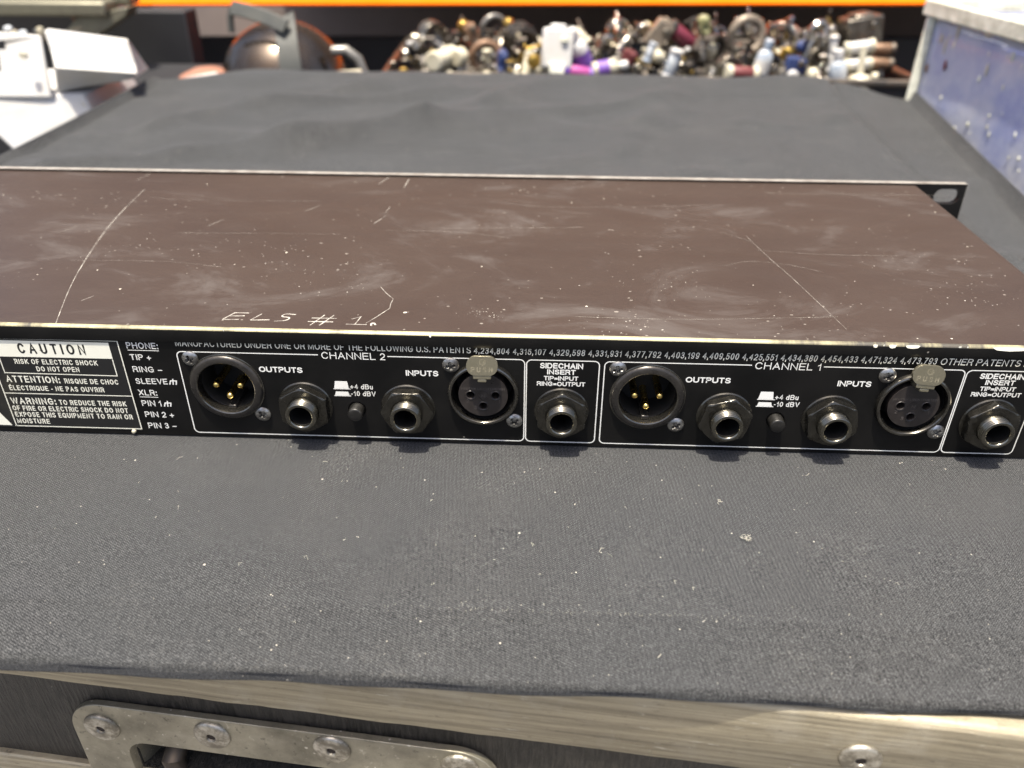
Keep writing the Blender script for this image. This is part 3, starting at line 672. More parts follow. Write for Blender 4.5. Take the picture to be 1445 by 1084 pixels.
# ---- push buttons
for k in (0, PITCH):
    b = B(); b.lathe([(0, -4.0), (2.0, -4.0), (2.35, -3.85), (2.5, -3.5), (2.55, 3)], (BX+k, 0, BZ), 'Y', 32); s = b.obj('push_button', M['button'], unit, angle=50)
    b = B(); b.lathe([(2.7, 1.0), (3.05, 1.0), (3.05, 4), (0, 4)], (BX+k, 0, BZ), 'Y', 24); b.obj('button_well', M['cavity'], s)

# ---- silkscreen
wp, lp = M['white_print'], M['label_print']
def frame_line(pts, w=.34, m=None, y=-.03, closed=False, name='printed_line'):
    b = B(); ribbon(b, pts, w, y, closed); return b.obj(name, m or wp, unit, smooth=False)
def arc(cx, cz, r, a0, a1, n=6): return [(cx+r*math.cos(R(a0+(a1-a0)*i/n)), cz+r*math.sin(R(a0+(a1-a0)*i/n))) for i in range(n+1)]
def channel(dx, num):
    x0, x1, zt, zb, r = dx, 115.5+dx, 34.55, 2.1, 1.7
    frame_line([(47.4+dx, zt)]+arc(x0+r, zt-r, r, 90, 180)+arc(x0+r, zb+r, r, 180, 270)+arc(x1-r, zb+r, r, 270, 360)+arc(x1-r, zt-r, r, 0, 90)+[(70.4+dx, zt)])
    a0, a1 = 116.1+dx, 139.9+dx
    frame_line(arc(a0+r, zt-r, r, 90, 180)+arc(a0+r, zb+r, r, 180, 270)+arc(a1-r, zb+r, r, 270, 360)+arc(a1-r, zt-r, r, 0, 90)+[(a0+r, zt)])
    L = lambda s, a, z, c_, h, bold=.15: lettering(s, a+dx, z, c_+dx, z, h, wp, unit, bold, gap=.08 if bold > .16 else .15)
    L('CHANNEL '+num, 48.5, 33.13, 69.6, 2.55, .12); L('OUTPUTS', 26.8, 27.45, 41.45, 2.1, .2); L('INPUTS', 76.05, 27.4, 86.9, 2.1, .2)
    L('+4 dBu', 56.85, 21.65, 64.5, 1.9); L('-10 dBV', 56.9, 18.9, 65.3, 1.9)
    L('SIDECHAIN', 120.5, 31.5, 134.6, 2.05, .2); L('INSERT', 122.9, 29.25, 132.25, 1.9, .2); L('TIP=INPUT', 121.85, 26.95, 133.2, 1.65, .19); L('RING=OUTPUT', 119.6, 24.8, 135.6, 1.65, .19)
    b = B()
    for pts in ([(51.9, 24.6), (56.0, 24.6), (56.35, 21.75), (51.4, 21.75)], [(51.1, 21.72), (56.95, 21.72), (56.95, 21.42), (51.1, 21.42)], [(51.8, 20.5), (55.95, 20.5), (56.35, 19.0), (51.4, 19.0)], [(51.1, 18.97), (56.85, 18.97), (56.85, 18.67), (51.1, 18.67)]):
        b.bm.faces.new([b.bm.verts.new((x+dx, -.03, z)) for x, z in pts])
    b.obj('printed_symbol', wp, unit, smooth=False)
channel(0, '2'); channel(PITCH, '1')
cap_pat = 2.35
lettering('MANUFACTURED UNDER ONE OR MORE OF THE FOLLOWING U.S. PATENTS', .35, 36.6, 97.9, 36.45, cap_pat, lp, unit, .12)
lettering('4,234,804 4,316,107 4,329,598 4,331,931 4,377,792 4,403,199 4,409,500 4,425,551 4,434,380 4,454,433 4,471,324 4,473,793', 98.8, 36.4, 247.0, 36.4, cap_pat, lp, unit, .12, slant=.1, gap=.17)
lettering('OTHER PATENTS PENDING', 248.2, 36.35, 287.4, 36.3, cap_pat, lp, unit, .12, slant=.1)
for s, a, z0, c_, z1, h in (("PHONE:", -16.33, 35.3, -5.72, 35.25, 2.3), ("TIP +", -16.08, 30.9, -9.02, 30.9, 2.2), ("RING \u2013", -16.33, 26.25, -6.29, 26.2, 2.2), ("SLEEVE", -16.48, 21.55, -5.50, 21.6, 2.2), ("XLR:", -16.54, 16.98, -10.19, 16.91, 2.25), ("PIN 1", -16.43, 12.6, -9.56, 12.6, 2.3), ("PIN 2 +", -16.39, 8.0, -6.18, 8.0, 2.3), ("PIN 3 \u2013", -16.34, 3.3, -6.23, 3.4, 2.3)):
    lettering(s, a, z0, c_, z1, h, wp, unit, .14)
frame_line([(-16.3, 34.65), (-5.75, 34.6)], .22); frame_line([(-16.5, 16.3), (-10.1, 16.25)], .22)
for gx, gz in ((-5.25, 21.55), (-9.1, 12.55)):   # chassis-ground symbol
    b = B(); w_ = .40
    for q, pts in enumerate(([(gx+.75, gz+1.5), (gx+3.1, gz+1.5)], [(gx+1.85, gz+2.3), (gx+1.55, gz+0)], [(gx+.95, gz+1.6), (gx+.35, gz)], [(gx+2.95, gz+1.6), (gx+2.55, gz)])): ribbon(b, pts, w_, -.03-.002*q)
    b.obj('ground_symbol', wp, unit, smooth=False)
# ---- caution label
lb = B(); lb.box(-92, -18.7, -.14, -.01, 2.4, 38.25)
label = lb.obj('caution_label', mat_print('label_black', (.012, .012, .012), .15), unit, smooth=False)
def ll(pts, w=.34, closed=False, y=-.17):
    b = B(); ribbon(b, pts, w, y, closed); b.obj('printed_line', lp, label, smooth=False)
ll([(-64.3, 2.95), (-18.95, 2.95), (-18.95, 38.0), (-88, 38.0)])
ll([(-64.3, 2.78), (-60.6, 30.8)] if False else [(-63.9, 2.8), (-63.9, 30.7)], .34)
ll([(-61.0, 30.9), (-61.0, 24.75), (-22.25, 24.55), (-22.25, 31)], .32)
ll([(-63.7, 16.55), (-19.1, 16.55)], .3)
b = B(); b.bm.faces.new([b.bm.verts.new((x, -.165, z)) for x, z in ((-85, 31.05), (-22.1, 31.2), (-22.1, 37.3), (-85, 37.4))]); b.obj('printed_block', lp, label, smooth=False)
b = B(); b.bm.faces.new([b.bm.verts.new((x, -.165, z)) for x, z in ((-65.3, 3.1), (-84, 3.1), (-74.6, 20))]); b.obj('warning_triangle', lp, label, smooth=False)
ink = mat_print('label_ink', (.010, .010, .010), .1)
lettering('CAUTION', -53.5, 32.5, -30.6, 32.5, 3.9, ink, label, .17, -.19, gap=.40)
spaced = lambda s: s
for s, a, z0, c_, z1, h, bo in (("RISK OF ELECTRIC SHOCK", -56.23, 28.4, -27.77, 28.45, 1.9, .035), ("DO NOT OPEN", -49.48, 25.65, -34.74, 25.7, 1.9, .035), ("ATTENTION:", -61.4, 21.05, -42.78, 21.05, 2.6, .035), ("RISQUE DE CHOC", -41.18, 21.05, -22.55, 21.1, 1.95, .03), ("\u00c9LECTRIQUE - NE PAS OUVRIR", -61.4, 17.8, -28.24, 17.85, 1.95, .03), ("WARNING:", -62.57, 12.1, -46.71, 12.2, 2.65, .035), ("TO REDUCE THE RISK", -45.54, 12.28, -21.94, 12.3, 2.0, .03), ("OF FIRE OR ELECTRIC SHOCK DO NOT", -62.93, 9.45, -22.01, 9.5, 2.0, .03), ("EXPOSE THIS EQUIPMENT TO RAIN OR", -62.82, 6.85, -21.02, 6.9, 2.0, .03), ("MOISTURE", -63.02, 4.1, -51.30, 4.12, 2.0, .035)):
    lettering(s, a, z0, c_, z1, h, lp, label, .16, -.17, gap=.2)
b = B(); b.lathe([(0, -1.0), (.5, -.9), (.75, -.5), (.8, .0)], (-21.9, 0, 1.9), 'Y', 16); b.obj('glue_blob', M['cream'], unit)

# ---- scratched name and scratches on the cover
zt_ = H+.02
def scr(lines, w=.3, name='scratch', mt=None):
    if name == 'scratch' and len(lines) > 1:
        for ln in lines: scr([ln], w, name, mt)
        return
    b = B()
    for i, ln in enumerate(lines):
        ww = [w*(.55+.6*abs(mnoise.noise(Vector((p[0]*.4, p[1]*.4, i*3.1))))*1.6) for p in ln]
        ribbon(b, ln, ww, zt_+.002*i, plane='XY')
    return b.obj(name, mt or M['scratch'], cover, smooth=False)
def chaik(p, k=3):
    for _ in range(k):
        q = [p[0]]
        for a, c in zip(p, p[1:]): q += [(.75*a[0]+.25*c[0], .75*a[1]+.25*c[1]), (.25*a[0]+.75*c[0], .25*a[1]+.75*c[1])]
        p = q+[p[-1]]
    return p
scr([[(17.5, 11.4), (15.0, 6.4), (15.1, 6.3), (20.4, 6.6)], [(17.3, 11.4), (22.3, 11.4)], [(16.3, 8.9), (21.5, 9.3)]], .58, 'scratched_letter')
scr([[(26.8, 11.0), (24.4, 6.4), (24.6, 6.3), (30.6, 6.8)]], .58, 'scratched_letter')
scr([chaik([(38.3, 11.0), (34.6, 11.6), (33.6, 9.2), (37.2, 8.9), (36.4, 6.5), (32.4, 5.9)], 2)], .58, 'scratched_letter')
scr([[(45.0, 3.6), (48.0, 11.2)], [(48.0, 3.6), (51.2, 11.2)], [(44.2, 8.8), (52.6, 8.9)], [(43.6, 6.2), (52.0, 6.3)]], .58, 'scratched_letter')
scr([[(57.6, 8.6), (60.4, 10.6), (59.5, 5.0)], [(56.5, 4.9), (63.4, 4.9)]], .58, 'scratched_letter')
scr([chaik([(-68.4, 138.5), (-64.4, 97.2), (-57.8, 65.3), (-49.2, 31.9), (-38.4, .9)])], .26); scr([chaik([(-66.5, 118), (-62.8, 92), (-57.2, 65), (-52.4, 45)])], .16)
scr([[(62.7, 34.4), (65.8, 29.0), (68.9, 24.7)], [(68.9, 24.7), (68.6, 21), (68.9, 17.4)], [(68.9, 17.4), (65.5, 10.5), (62.9, 5.8)]], .30)
scr([chaik([(65.2+(1.2-.3*k)*math.cos(k*1.3), 4.8+(2-.4*k)*math.sin(k*1.3)) for k in range(5)], 2)], .9)
scr([chaik([(204.5, 92), (205.3, 86.4), (209, 66), (211.8, 54.5), (216, 32), (220.1, 9.2)])], .14)
scr([chaik([(195, 96), (201, 90), (206, 84)]), chaik([(190, 60), (200, 66), (216, 62), (225, 56)])], .10)
scr([[(54.0, 160.5), (53.9, 154), (53.6, 147.2)]], .45); scr([[(43.6, 163), (40.6, 152)]], .3); scr([[(51.6, 120), (50.9, 112)], [(51.6, 108), (48.4, 98)]], .3)
scr([[(-76, 162), (-78, 152)], [(20, 120), (15, 112)], [(-75, 90), (-80, 80)], [(-36, 22), (-38.5, 18)], [(-17, 100), (-21, 92)]], .22)
rs_ = random.Random(11)
scr([chaik([(x, y), (x+rs_.uniform(8, 40), y+rs_.uniform(-4, 4)), (x+rs_.uniform(45, 90), y+rs_.uniform(-6, 6))], 2) for x, y in [(rs_.uniform(-90, 230), rs_.uniform(8, 155)) for _ in range(9)]], .11, 'scratch')
b = B()
for cx, cy, sp, nn in ((100, 16, 3, 26), (105, 13.5, 2, 12), (146, 9, 9, 26), (165, 45, 20, 30), (262, 60, 22, 50), (30, 40, 22, 40), (-20, 70, 25, 30), (55, 30, 14, 22), (215, 18, 14, 22), (275, 30, 18, 50), (90, 130, 60, 20), (-60, 60, 20, 24), (120, 60, 60, 30)):
    for _ in range(nn):
        x, y = rs_.gauss(cx, sp*.8), rs_.gauss(cy, sp*.6)
        if not (XL < x < XR-2 and 1 < y < 160): continue
        s_ = rs_.choice((.07, .09, .11, .15, .22)); m_ = Matrix.Translation((x, y, H)) @ Matrix.Rotation(rs_.uniform(0, 3), 4, 'Z') @ Matrix.Diagonal((rs_.uniform(.8, 2.2), 1, .5, 1))
        vv = [b.bm.verts.new(m_ @ Vector((s_*math.cos(k*math.pi/3), s_*math.sin(k*math.pi/3), 0))) for k in range(6)]; t_ = b.bm.verts.new(m_ @ Vector((0, 0, s_*.7)))
        for k in range(6): b.bm.faces.new((vv[k], vv[(k+1) % 6], t_))
d = b.obj('paint_specks', M['scratch'], cover); d['kind'] = 'stuff'
# paint chips along the worn bend at the right
b = B()
for x0, x1, hh in ((225.5, 227, .9), (228.6, 229.2, .5), (230.4, 232.8, 1.0), (235.6, 240.2, .95), (252, 253, .5), (254.6, 255.1, .4), (262.5, 274, 1.1), (84.6, 85.3, .9), (17.4, 17.9, .5), (113.3, 113.8, .6)):
    k = 8; top_, bot_ = [], []
    for i in range(k+1):
        x = x0+(x1-x0)*i/k; e = math.sin(math.pi*i/k)**.4; top_.append((x, H-.35+.25*e)); bot_.append((x, H-.35-hh*e+.15*mnoise.noise(Vector((x*3, 0, 0)))))
    b.bm.faces.new([b.bm.verts.new((x, -.66 if z < H-.9 else -.5, z)) for x, z in top_+bot_[::-1][1:-1]])
b.obj('paint_chips', M['label_print'], cover, smooth=False)

# ================================================================== BACKGROUND
# ---- pallet rack: orange beam, blue upright, dim back board
rack = empty('storage_rack', (80, 1200, -900), 'storage rack with orange beam and blue upright standing behind the case', 'rack', rot=(0, -.0095, 0)); rack.location.z += 10.5*MM
def rk(b_, name, m, bevel=2):
    for v in b_.bm.verts: v.co -= Vector((80, 1200, -900))
    return b_.obj(name, m, rack, bevel)
b = B(); b.box(-556, 1900, 1200, 1245, -1, 105); rk(b, 'beam', M['orange'], 4)
b = B(); b.prism([(-556, 1199.8, -1), (-556, 1160, -1.5), (-556, 1157, 1), (-556, 1176, 26), (-556, 1199.8, 34)], (2456, 0, 0)); rk(b, 'beam_sun_slope', M['orange'], 1.5)  # sloped face added under the beam so the sun brightens its front
b = B(); b.box(-620, -557, 1215, 1290, -914, 1500); rk(b, 'upright', M['blue'], 3)
b = B(); b.box(1901, 1965, 1215, 1290, -930, 1500); rk(b, 'upright', M['blue'], 3)
b = B(); b.box(-556, 1900, 1245.2, 2000, 60, 80); rk(b, 'shelf_board', M['wall'], 1)
b = B(); b.box(-1600, 1900, 2001, 2015, -900, 1500); rk(b, 'back_board', M['wall'], 1)
b = B(); b.box(-1600, 1900, 1330, 1350, -900, -72); rk(b, 'lower_board', M['dark'], 2)

# ---- black bin holding the clamps
binr = empty('hardware_bin', (240, 1000, -240), 'long black open bin with steel rims holding the heap of clamps', 'bin')
b = B(); bx = [(-100, 1150), (-88, 862), (588, 846), (576, 1150)]
def wallp(p, q, t, z0, z1, b):
    p, q = Vector((*p, 0)), Vector((*q, 0)); d = (q-p).normalized(); nn = Vector((-d.y, d.x, 0))*t
    b.prism([(p.x, p.y, z0), (q.x, q.y, z0), (q.x, q.y, z1), (p.x, p.y, z1)], (nn.x, nn.y, 0))
for i in range(4): wallp(bx[i], bx[(i+1) % 4], 3, -240, -42, b)
b.box(-90, 574, 862, 1148, -240, -236)
for v in b.bm.verts: v.co -= Vector((240, 1000, -240))
b.obj('bin_body', M['dark'], binr, 0)
for i in range(4):
    b = B(); p, q = bx[i], bx[(i+1) % 4]; b.tube([(p[0], p[1], -40), (q[0], q[1], -40)], 5, 10)
    for v in b.bm.verts: v.co -= Vector((240, 1000, -240))
    b.obj('rim', M['steel'] if i in (0, 2) else M['darksteel'], binr)

# ---- heap of clamps and odd hardware
def p_clamp(m, m2, s=1):
    def make(root):
        b = B(); b.band(15*s, 21*s, -60, 200, 18*s, 22); b.obj('jaw', m, root, .8)
        b = B(); b.box(-22*s, 8*s, -10*s, 10*s, -32*s, -19*s); b.obj('base_block', m, root, 1.5)
        b = B(); b.tube([(22*s, 0, -26*s), (22*s, 0, 14*s)], 3.6*s, 10); b.lathe([(0, 0), (8*s, 0), (8*s, 7*s), (0, 7*s)], (22*s, 0, 12*s), 'Z', 6); b.obj('bolt', m2, root, .5)
        b = B(); b.box(18*s, 44*s, -2.5*s, 2.5*s, -32*s, -24*s); b.box(6*s, 20*s, -2*s, 2*s, -36*s, -26*s); b.obj('wing_nut', m2, root, 1.5)
    return make
def p_knob(m, m2, s=1):
    def make(root):
        b = B(); b.lathe([(0, -8*s), (9*s, -8*s), (11*s, -5*s), (11*s, 5*s), (8*s, 9*s), (0, 10*s)], (0, 0, 0), 'Y', 14); b.obj('knob_head', m, root, 1)
        b = B(); b.tube([(0, 8*s, 0), (0, 34*s, 0)], 3.2*s, 10); b.obj('threaded_rod', m2, root)
    return make
def p_bottle(m, m2, m3, s=1):
    def make(root):
        b = B(); b.lathe([(0, -22*s), (12*s, -22*s), (13.5*s, -19*s), (13.5*s, 12*s), (10*s, 20*s), (6*s, 23*s), (6*s, 26*s), (0, 26*s)], (0, 0, 0), 'Z', 24); b.obj('body', m, root)
        b = B(); b.lathe([(13.8*s, -14*s), (13.9*s, -14*s), (13.9*s, 6*s), (13.8*s, 6*s)], (0, 0, 0), 'Z', 24); b.obj('label_band', m2, root)
        b = B(); b.lathe([(0, 26*s), (7.5*s, 26*s), (7.5*s, 37*s), (6*s, 39*s), (0, 39*s)], (0, 0, 0), 'Z', 18); b.obj('cap', m3, root)
    return make
def p_block(m, m2, w_=18, h=24, dd=14):
    def make(root):
        b = B(); b.box(-w_, w_, -dd, dd, -h, h*.8); b.box(-w_*.55, w_*.5, -dd*.8, dd*.8, h*.8, h); b.obj('housing', m, root, 3)
        b = B(); b.box(-w_*.5, w_*.5, -dd-3, -dd+2, -h*1.25, -h*.75); b.obj('tab', m2, root, 1); b = B(); b.lathe([(0, -dd-4), (4, -dd-4), (4.6, -dd-3), (4.6, -dd+1)], (w_*.4, 0, h*.3), 'Y', 14); b.obj('fitting', m2, root, 1)
    return make
def p_ring(m, m2, s=1, th=6):
    def make(root):
        b = B(); b.tube([((24*s)*math.cos(R(a)), 2*math.sin(R(a*2)), 24*s*math.sin(R(a))) for a in range(-50, 240, 12)], th, 10); b.obj('hook', m, root)
        b = B(); b.tube([(15*s, 0, -19*s), (30*s, 0, -26*s), (52*s, 0, -30*s)], th*.7, 8); b.lathe([(0, -8), (7, -8), (7, 8), (0, 8)], (-8*s, 0, -22*s), 'Y', 12); b.obj('lever', m2, root, .5)
    return make
def p_roller(m, m2, s=1):
    def make(root):
        b = B(); b.lathe([(9*s, -17*s), (10*s, -15*s), (10*s, 15*s), (9*s, 17*s)], (0, 0, 0), 'X', 22); b.obj('barrel', m, root)
        for q in (-1, 1):
            b = B(); b.lathe([(0, q*16*s), (10.6*s, q*16*s), (11.6*s, q*18*s), (11.6*s, q*23*s), (9*s, q*25*s), (0, q*25*s)], (0, 0, 0), 'X', 22)
            b.obj('end_cap', m2, root)
    return make
def p_coil(m, m2, s=1):
    def make(root):
        b = B(); pts = []
        for i in range(70):
            a = i*.42; pts.append(((20+3*math.sin(i*.5))*s*math.cos(a), (i*.35-12)*s, (20+3*math.cos(i*.7))*s*math.sin(a)))
        b.tube(pts, 2.6*s, 6); b.obj('coil', m, root)
        b = B(); b.lathe([(0, -9*s), (6*s, -9*s), (6*s, 9*s), (0, 12*s)], (10*s, -14*s, -16*s), 'Y', 14); b.obj('plug', m2, root)
    return make
PROT = {}
def place(key, fn, name, loc, rot, label, cat, group, scale=1.0):
    """first use builds the thing with its parts, later uses copy it"""
    if key not in PROT:
        o = empty(name, loc, label, cat, group, rot); fn(o); PROT[key] = o
    else:
        o = copy_tree(PROT[key]); o.location = Vector(loc)*MM; o.rotation_euler = rot; o['label'] = label
        if group: o['group'] = group
    o.scale = (scale,)*3
    return o
GH = 'clamps and odd hardware heaped in the black bin'
c_, st, ds = M['chrome'], M['steel'], M['darksteel']
D = lambda a, b_, c: (R(a), R(b_), R(c))
ITEMS = [
 ('k_brassA', p_knob(M['brass'], ds, .6), 'knob', (-64, 870, -38), D(0, 20, 10), 'small yellow knob at the left end of the clamp heap', 'knob', 1),
 ('cl_dim', p_clamp(st, ds, .9), 'pipe_clamp', (-38, 960, -6), D(10, 30, 50), 'dull grey pipe clamp leaning up at the far left of the heap', 'clamp', 1),
 ('ro_cream', p_roller(M['cream'], M['cream'], 1.1), 'roller', (-14, 880, -22), D(80, 0, 70), 'round cream roller standing on end at the left of the heap', 'roller', 1),
 ('kn_cream', p_knob(M['cream'], st, 1.1), 'knob', (6, 890, -22), D(0, 0, -30), 'cream knob just right of the round cream roller', 'knob', 1),
 ('k_brassA', None, 'knob', (6, 960, 6), D(20, 0, 10), 'small brass knob standing above the cream knob', 'knob', 1.2),
 ('ri_tan', p_ring(M['copper'], M['steel'], .75, 5), 'hook_clamp', (42, 885, -22), D(0, 0, 0), 'tan arched hook clamp left of the grey ring', 'clamp', 1),
 ('bl_tan', p_block(M['copper'], ds, 8, 13, 7), 'block', (20, 930, 2), D(0, -25, 10), 'small tan block leaning over the arched hook clamp', 'block', 1),
 ('ri_grey', p_ring(M['cable'], ds, .7, 4), 'hook_clamp', (48, 960, 2), D(0, 15, 20), 'grey ring hook standing behind the tan hook clamp', 'clamp', 1),
 ('bl_blue', p_block(M['bluep'], M['bluep'], 6, 13, 6), 'block', (63, 875, -22), D(0, 10, 0), 'small blue plastic piece between tan hook and black cable', 'block', 1),
 ('co_dark', p_coil(ds, M['brass'], .8), 'cable_coil', (84, 940, -8), D(10, 20, 30), 'black cable coil with brass plug left of the white housing', 'cable', 1.15),
 ('k_brassA', None, 'knob', (68, 960, 10), D(-20, 10, 60), 'small brass knob on top beside the black cable coil', 'knob', 1.1),
 ('k_brassB', p_knob(M['brass'], M['brass'], .8), 'knob', (104, 880, -24), D(0, 0, 20), 'dark yellow knob just left of the bright white housing', 'knob', 1),
 ('bl_white', p_block(M['white'], M['tub_rim'], 19, 26, 15), 'plug_housing', (133, 870, -5), D(-12, 3, 4), 'tall bright white plastic housing standing in the middle of the heap', 'plastic housing', 1),
 ('bo_violet', p_bottle(M['white'], M['purple'], M['white'], .95), 'bottle', (163, 885, -17), D(10, -28, 20), 'leaning white bottle with violet label beside the white housing', 'bottle', 1),
 ('ro_pinkA', p_roller(M['pink'], M['purple'], .8), 'roller', (161, 862, -34), D(0, 10, 10), 'magenta roller lying under the leaning white bottle', 'roller', 1),
 ('bo_small', p_bottle(M['cream'], M['purple'], M['white'], .75), 'bottle', (195, 868, -30), D(0, 82, 10), 'small cream bottle with violet label lying on its side', 'bottle', 1),
 ('cl_chr', p_clamp(c_, c_, .75), 'pipe_clamp', (213, 940, 5), D(0, 35, 30), 'chrome pipe clamp raised above the small cream bottle', 'clamp', 1),
 ('ro_chr', p_roller(c_, st, .55), 'roller', (223, 930, -8), D(0, -40, 30), 'short chrome roller under the raised chrome pipe clamp', 'roller', 1),
 ('kn_chr', p_knob(c_, c_, .7), 'knob', (246, 940, 8), D(10, 10, 20), 'polished knob highest left of the tan block', 'knob', 1),
 ('bl_tan2', p_block(M['tan'], st, 12, 20, 10), 'block', (268, 930, 4), D(0, 35, 0), 'tan block tilted to the right near the heap middle', 'block', 1),
 ('ro_lb', p_roller(M['lblue'], M['lblue'], .5), 'roller', (252, 880, -12), D(0, -70, 10), 'small pale blue roller below the tilted tan block', 'roller', 1),
 ('bl_red', p_block(M['red'], M['red'], 9, 7, 6), 'block', (227, 890, -18), D(0, 20, 0), 'small red piece in front of the chrome roller', 'block', 1),
 ('ro_mar', p_roller(M['maroon'], M['darksteel'], 1.0), 'roller', (300, 940, -2), D(0, 35, 10), 'maroon roller with dark ends near the heap middle', 'roller', 1),
 ('ro_lbB', p_roller(M['lblue'], M['white'], .75), 'roller', (280, 868, -24), D(0, -75, 0), 'pale blue and white roller standing upright before the maroon roller', 'roller', 1),
 ('bl_yl', p_block(M['ylw'], M['ylw'], 7, 11, 6), 'block', (330, 960, 12), D(0, -20, 0), 'lime green piece topmost right of the maroon roller', 'block', 1),
 ('cl_dk', p_clamp(ds, st, .9), 'pipe_clamp', (340, 930, -15), D(0, 60, 40), 'dark pipe clamp lying between lime piece and big hook', 'clamp', 1),
 ('ri_big', p_ring(M['tan'], M['steel'], .85, 5.5), 'hook_clamp', (375, 900, 6), D(0, 8, 8), 'big tan grey hook clamp with lever pointing right', 'clamp', 1),
 ('cl_st', p_clamp(st, c_, .8), 'pipe_clamp', (352, 875, -30), D(0, -15, 10), 'steel pipe clamp under the big hook clamp', 'clamp', 1),
 ('ro_pk', p_roller(M['red'], M['cream'], .85), 'roller', (366, 858, -32), D(0, 5, 10), 'red roller with cream ends lying before the big hook', 'roller', 1),
 ('bo_blue', p_bottle(M['lblue'], M['white'], M['lblue'], .75), 'bottle', (393, 868, -22), D(0, 10, 0), 'pale blue bottle standing right of the red and cream roller', 'bottle', 1),
 ('cl_chr', None, 'pipe_clamp', (425, 930, 4), D(0, -30, -20), 'chrome pipe clamp between big hook and blue knob', 'clamp', 1),
 ('kn_blue', p_knob(M['bluep'], c_, .6), 'knob', (447, 900, -6), D(0, 0, 40), 'blue knob at the right of the chrome pipe clamp', 'knob', 1),
 ('kn_br', p_knob(M['brass'], c_, .7), 'knob', (430, 900, -14), D(10, 0, -30), 'brass knob below the blue knob', 'knob', 1),
 ('bl_bl2', p_block(M['bluep'], c_, 12, 9, 8), 'block', (437, 880, -24), D(0, 10, 0), 'dark blue block lying low right of the pale blue bottle', 'block', 1),
 ('kn_wh', p_knob(M['white'], c_, .6), 'knob', (430, 858, -34), D(0, 0, 0), 'small white knob at the front below the dark blue block', 'knob', 1),
 ('ri_sm', p_ring(M['chrome'], st, .42, 5), 'hook_clamp', (474, 930, 8), D(0, 0, 10), 'small chrome ring hook left of the white knobs', 'clamp', 1),
 ('ro_wh', p_roller(M['white'], M['white'], .52), 'roller', (484, 890, -4), D(0, 85, 0), 'upright white roller, upper of the two by the grey cube', 'roller', 1),
 ('ro_wh', None, 'roller', (486, 885, -20), D(0, 95, 0), 'upright white roller, lower of the two by the grey cube', 'roller', 1.05),
 ('bl_gr', p_block(M['steel'], c_, 24, 20, 16), 'lamp_bracket', (530, 940, 10), D(0, -8, 10), 'large grey cube bracket highest at the right of the heap', 'bracket', 1),
 ('ro_wh2', p_roller(M['white'], M['cream'], .75), 'roller', (515, 885, -4), D(0, -8, 0), 'lying white roller in front of the grey cube bracket', 'roller', 1),
 ('ro_wh2', None, 'roller', (515, 880, -24), D(0, -5, 10), 'lying white roller low below the grey cube bracket', 'roller', 1),
 ('ro_br', p_roller(M['copper'], M['darksteel'], .7), 'roller', (548, 900, -8), D(0, 0, 0), 'upper brown roller at the right edge of the heap', 'roller', 1),
 ('ro_br', None, 'roller', (546, 890, -24), D(0, 3, 5), 'lower brown roller at the right edge of the heap', 'roller', 1),
 ('bo_lb2', p_bottle(M['lblue'], M['lblue'], M['white'], .8), 'bottle', (487, 862, -34), D(0, -8, 0), 'stubby blue bottle in front of the two white rollers', 'bottle', 1),
 ('kn_cr2', p_knob(M['cream'], M['cream'], 1.3), 'knob', (514, 858, -44), D(80, 0, 0), 'domed cream knob at the right front of the heap', 'knob', 1),
 ('cl_st', None, 'pipe_clamp', (468, 900, -22), D(0, 200, 20), 'steel pipe clamp upside down left of the stubby blue bottle', 'clamp', 1),
 ('cl_chr2', p_clamp(c_, M['brass'], .7), 'pipe_clamp', (408, 900, -28), D(0, -60, 10), 'chrome clamp with brass bolt deep behind the blue bottle', 'clamp', 1),
]
for key, fn, nm, loc, rot, lab, cat, s in ITEMS: place(key, fn, nm, loc, rot, lab, cat, GH, s)
# the lower layers: worn pieces nothing tells apart
rf = random.Random(21); keys = ['cl_dim', 'cl_st', 'cl_chr', 'cl_dk', 'ro_chr', 'kn_chr', 'bl_tan2', 'ro_wh2', 'kn_cream', 'ro_cream', 'cl_chr2', 'ro_wh']
nmk = {k: (n_, c2) for k, _, n_, _, _, _, c2, _ in ITEMS}
feat = [(Vector(loc), lab.split(' ')) for _, _, _, loc, _, lab, _, _ in ITEMS]
short = ['small yellow end knob', 'leaning grey clamp', 'round cream roller', 'cream knob', 'raised brass knob', 'tan arched hook', 'small tan block', 'grey ring hook', 'small blue piece', 'black cable coil', 'brass knob by the cable', 'dark yellow knob', 'bright white housing', 'leaning violet label bottle', 'magenta roller', 'lying violet label bottle', 'raised chrome clamp', 'short chrome roller', 'polished knob', 'tilted tan block', 'small pale blue roller', 'red piece', 'maroon roller', 'upright pale blue roller', 'lime green piece', 'dark pipe clamp', 'big tan hook', 'steel clamp under the hook', 'red and cream roller', 'pale blue bottle', 'chrome clamp by the blue knob', 'blue knob', 'brass knob under the blue one', 'dark blue block', 'small white knob', 'small chrome ring hook', 'upper white roller', 'lower white roller', 'large grey bracket', 'upper lying white roller', 'lower lying white roller', 'upper brown roller', 'lower brown roller', 'stubby blue bottle', 'domed cream knob', 'upside down steel clamp', 'brass-bolted clamp']
hue = dict(cl_dim='dull grey', cl_st='steel', cl_chr='chrome', cl_dk='dark', ro_chr='chrome', kn_chr='polished', bl_tan2='tan', ro_wh2='white and cream', kn_cream='cream', ro_cream='cream', cl_chr2='brass-bolted chrome', ro_wh='small white', kn_cr2='domed cream', k_brassA='small brass')
seen = set()
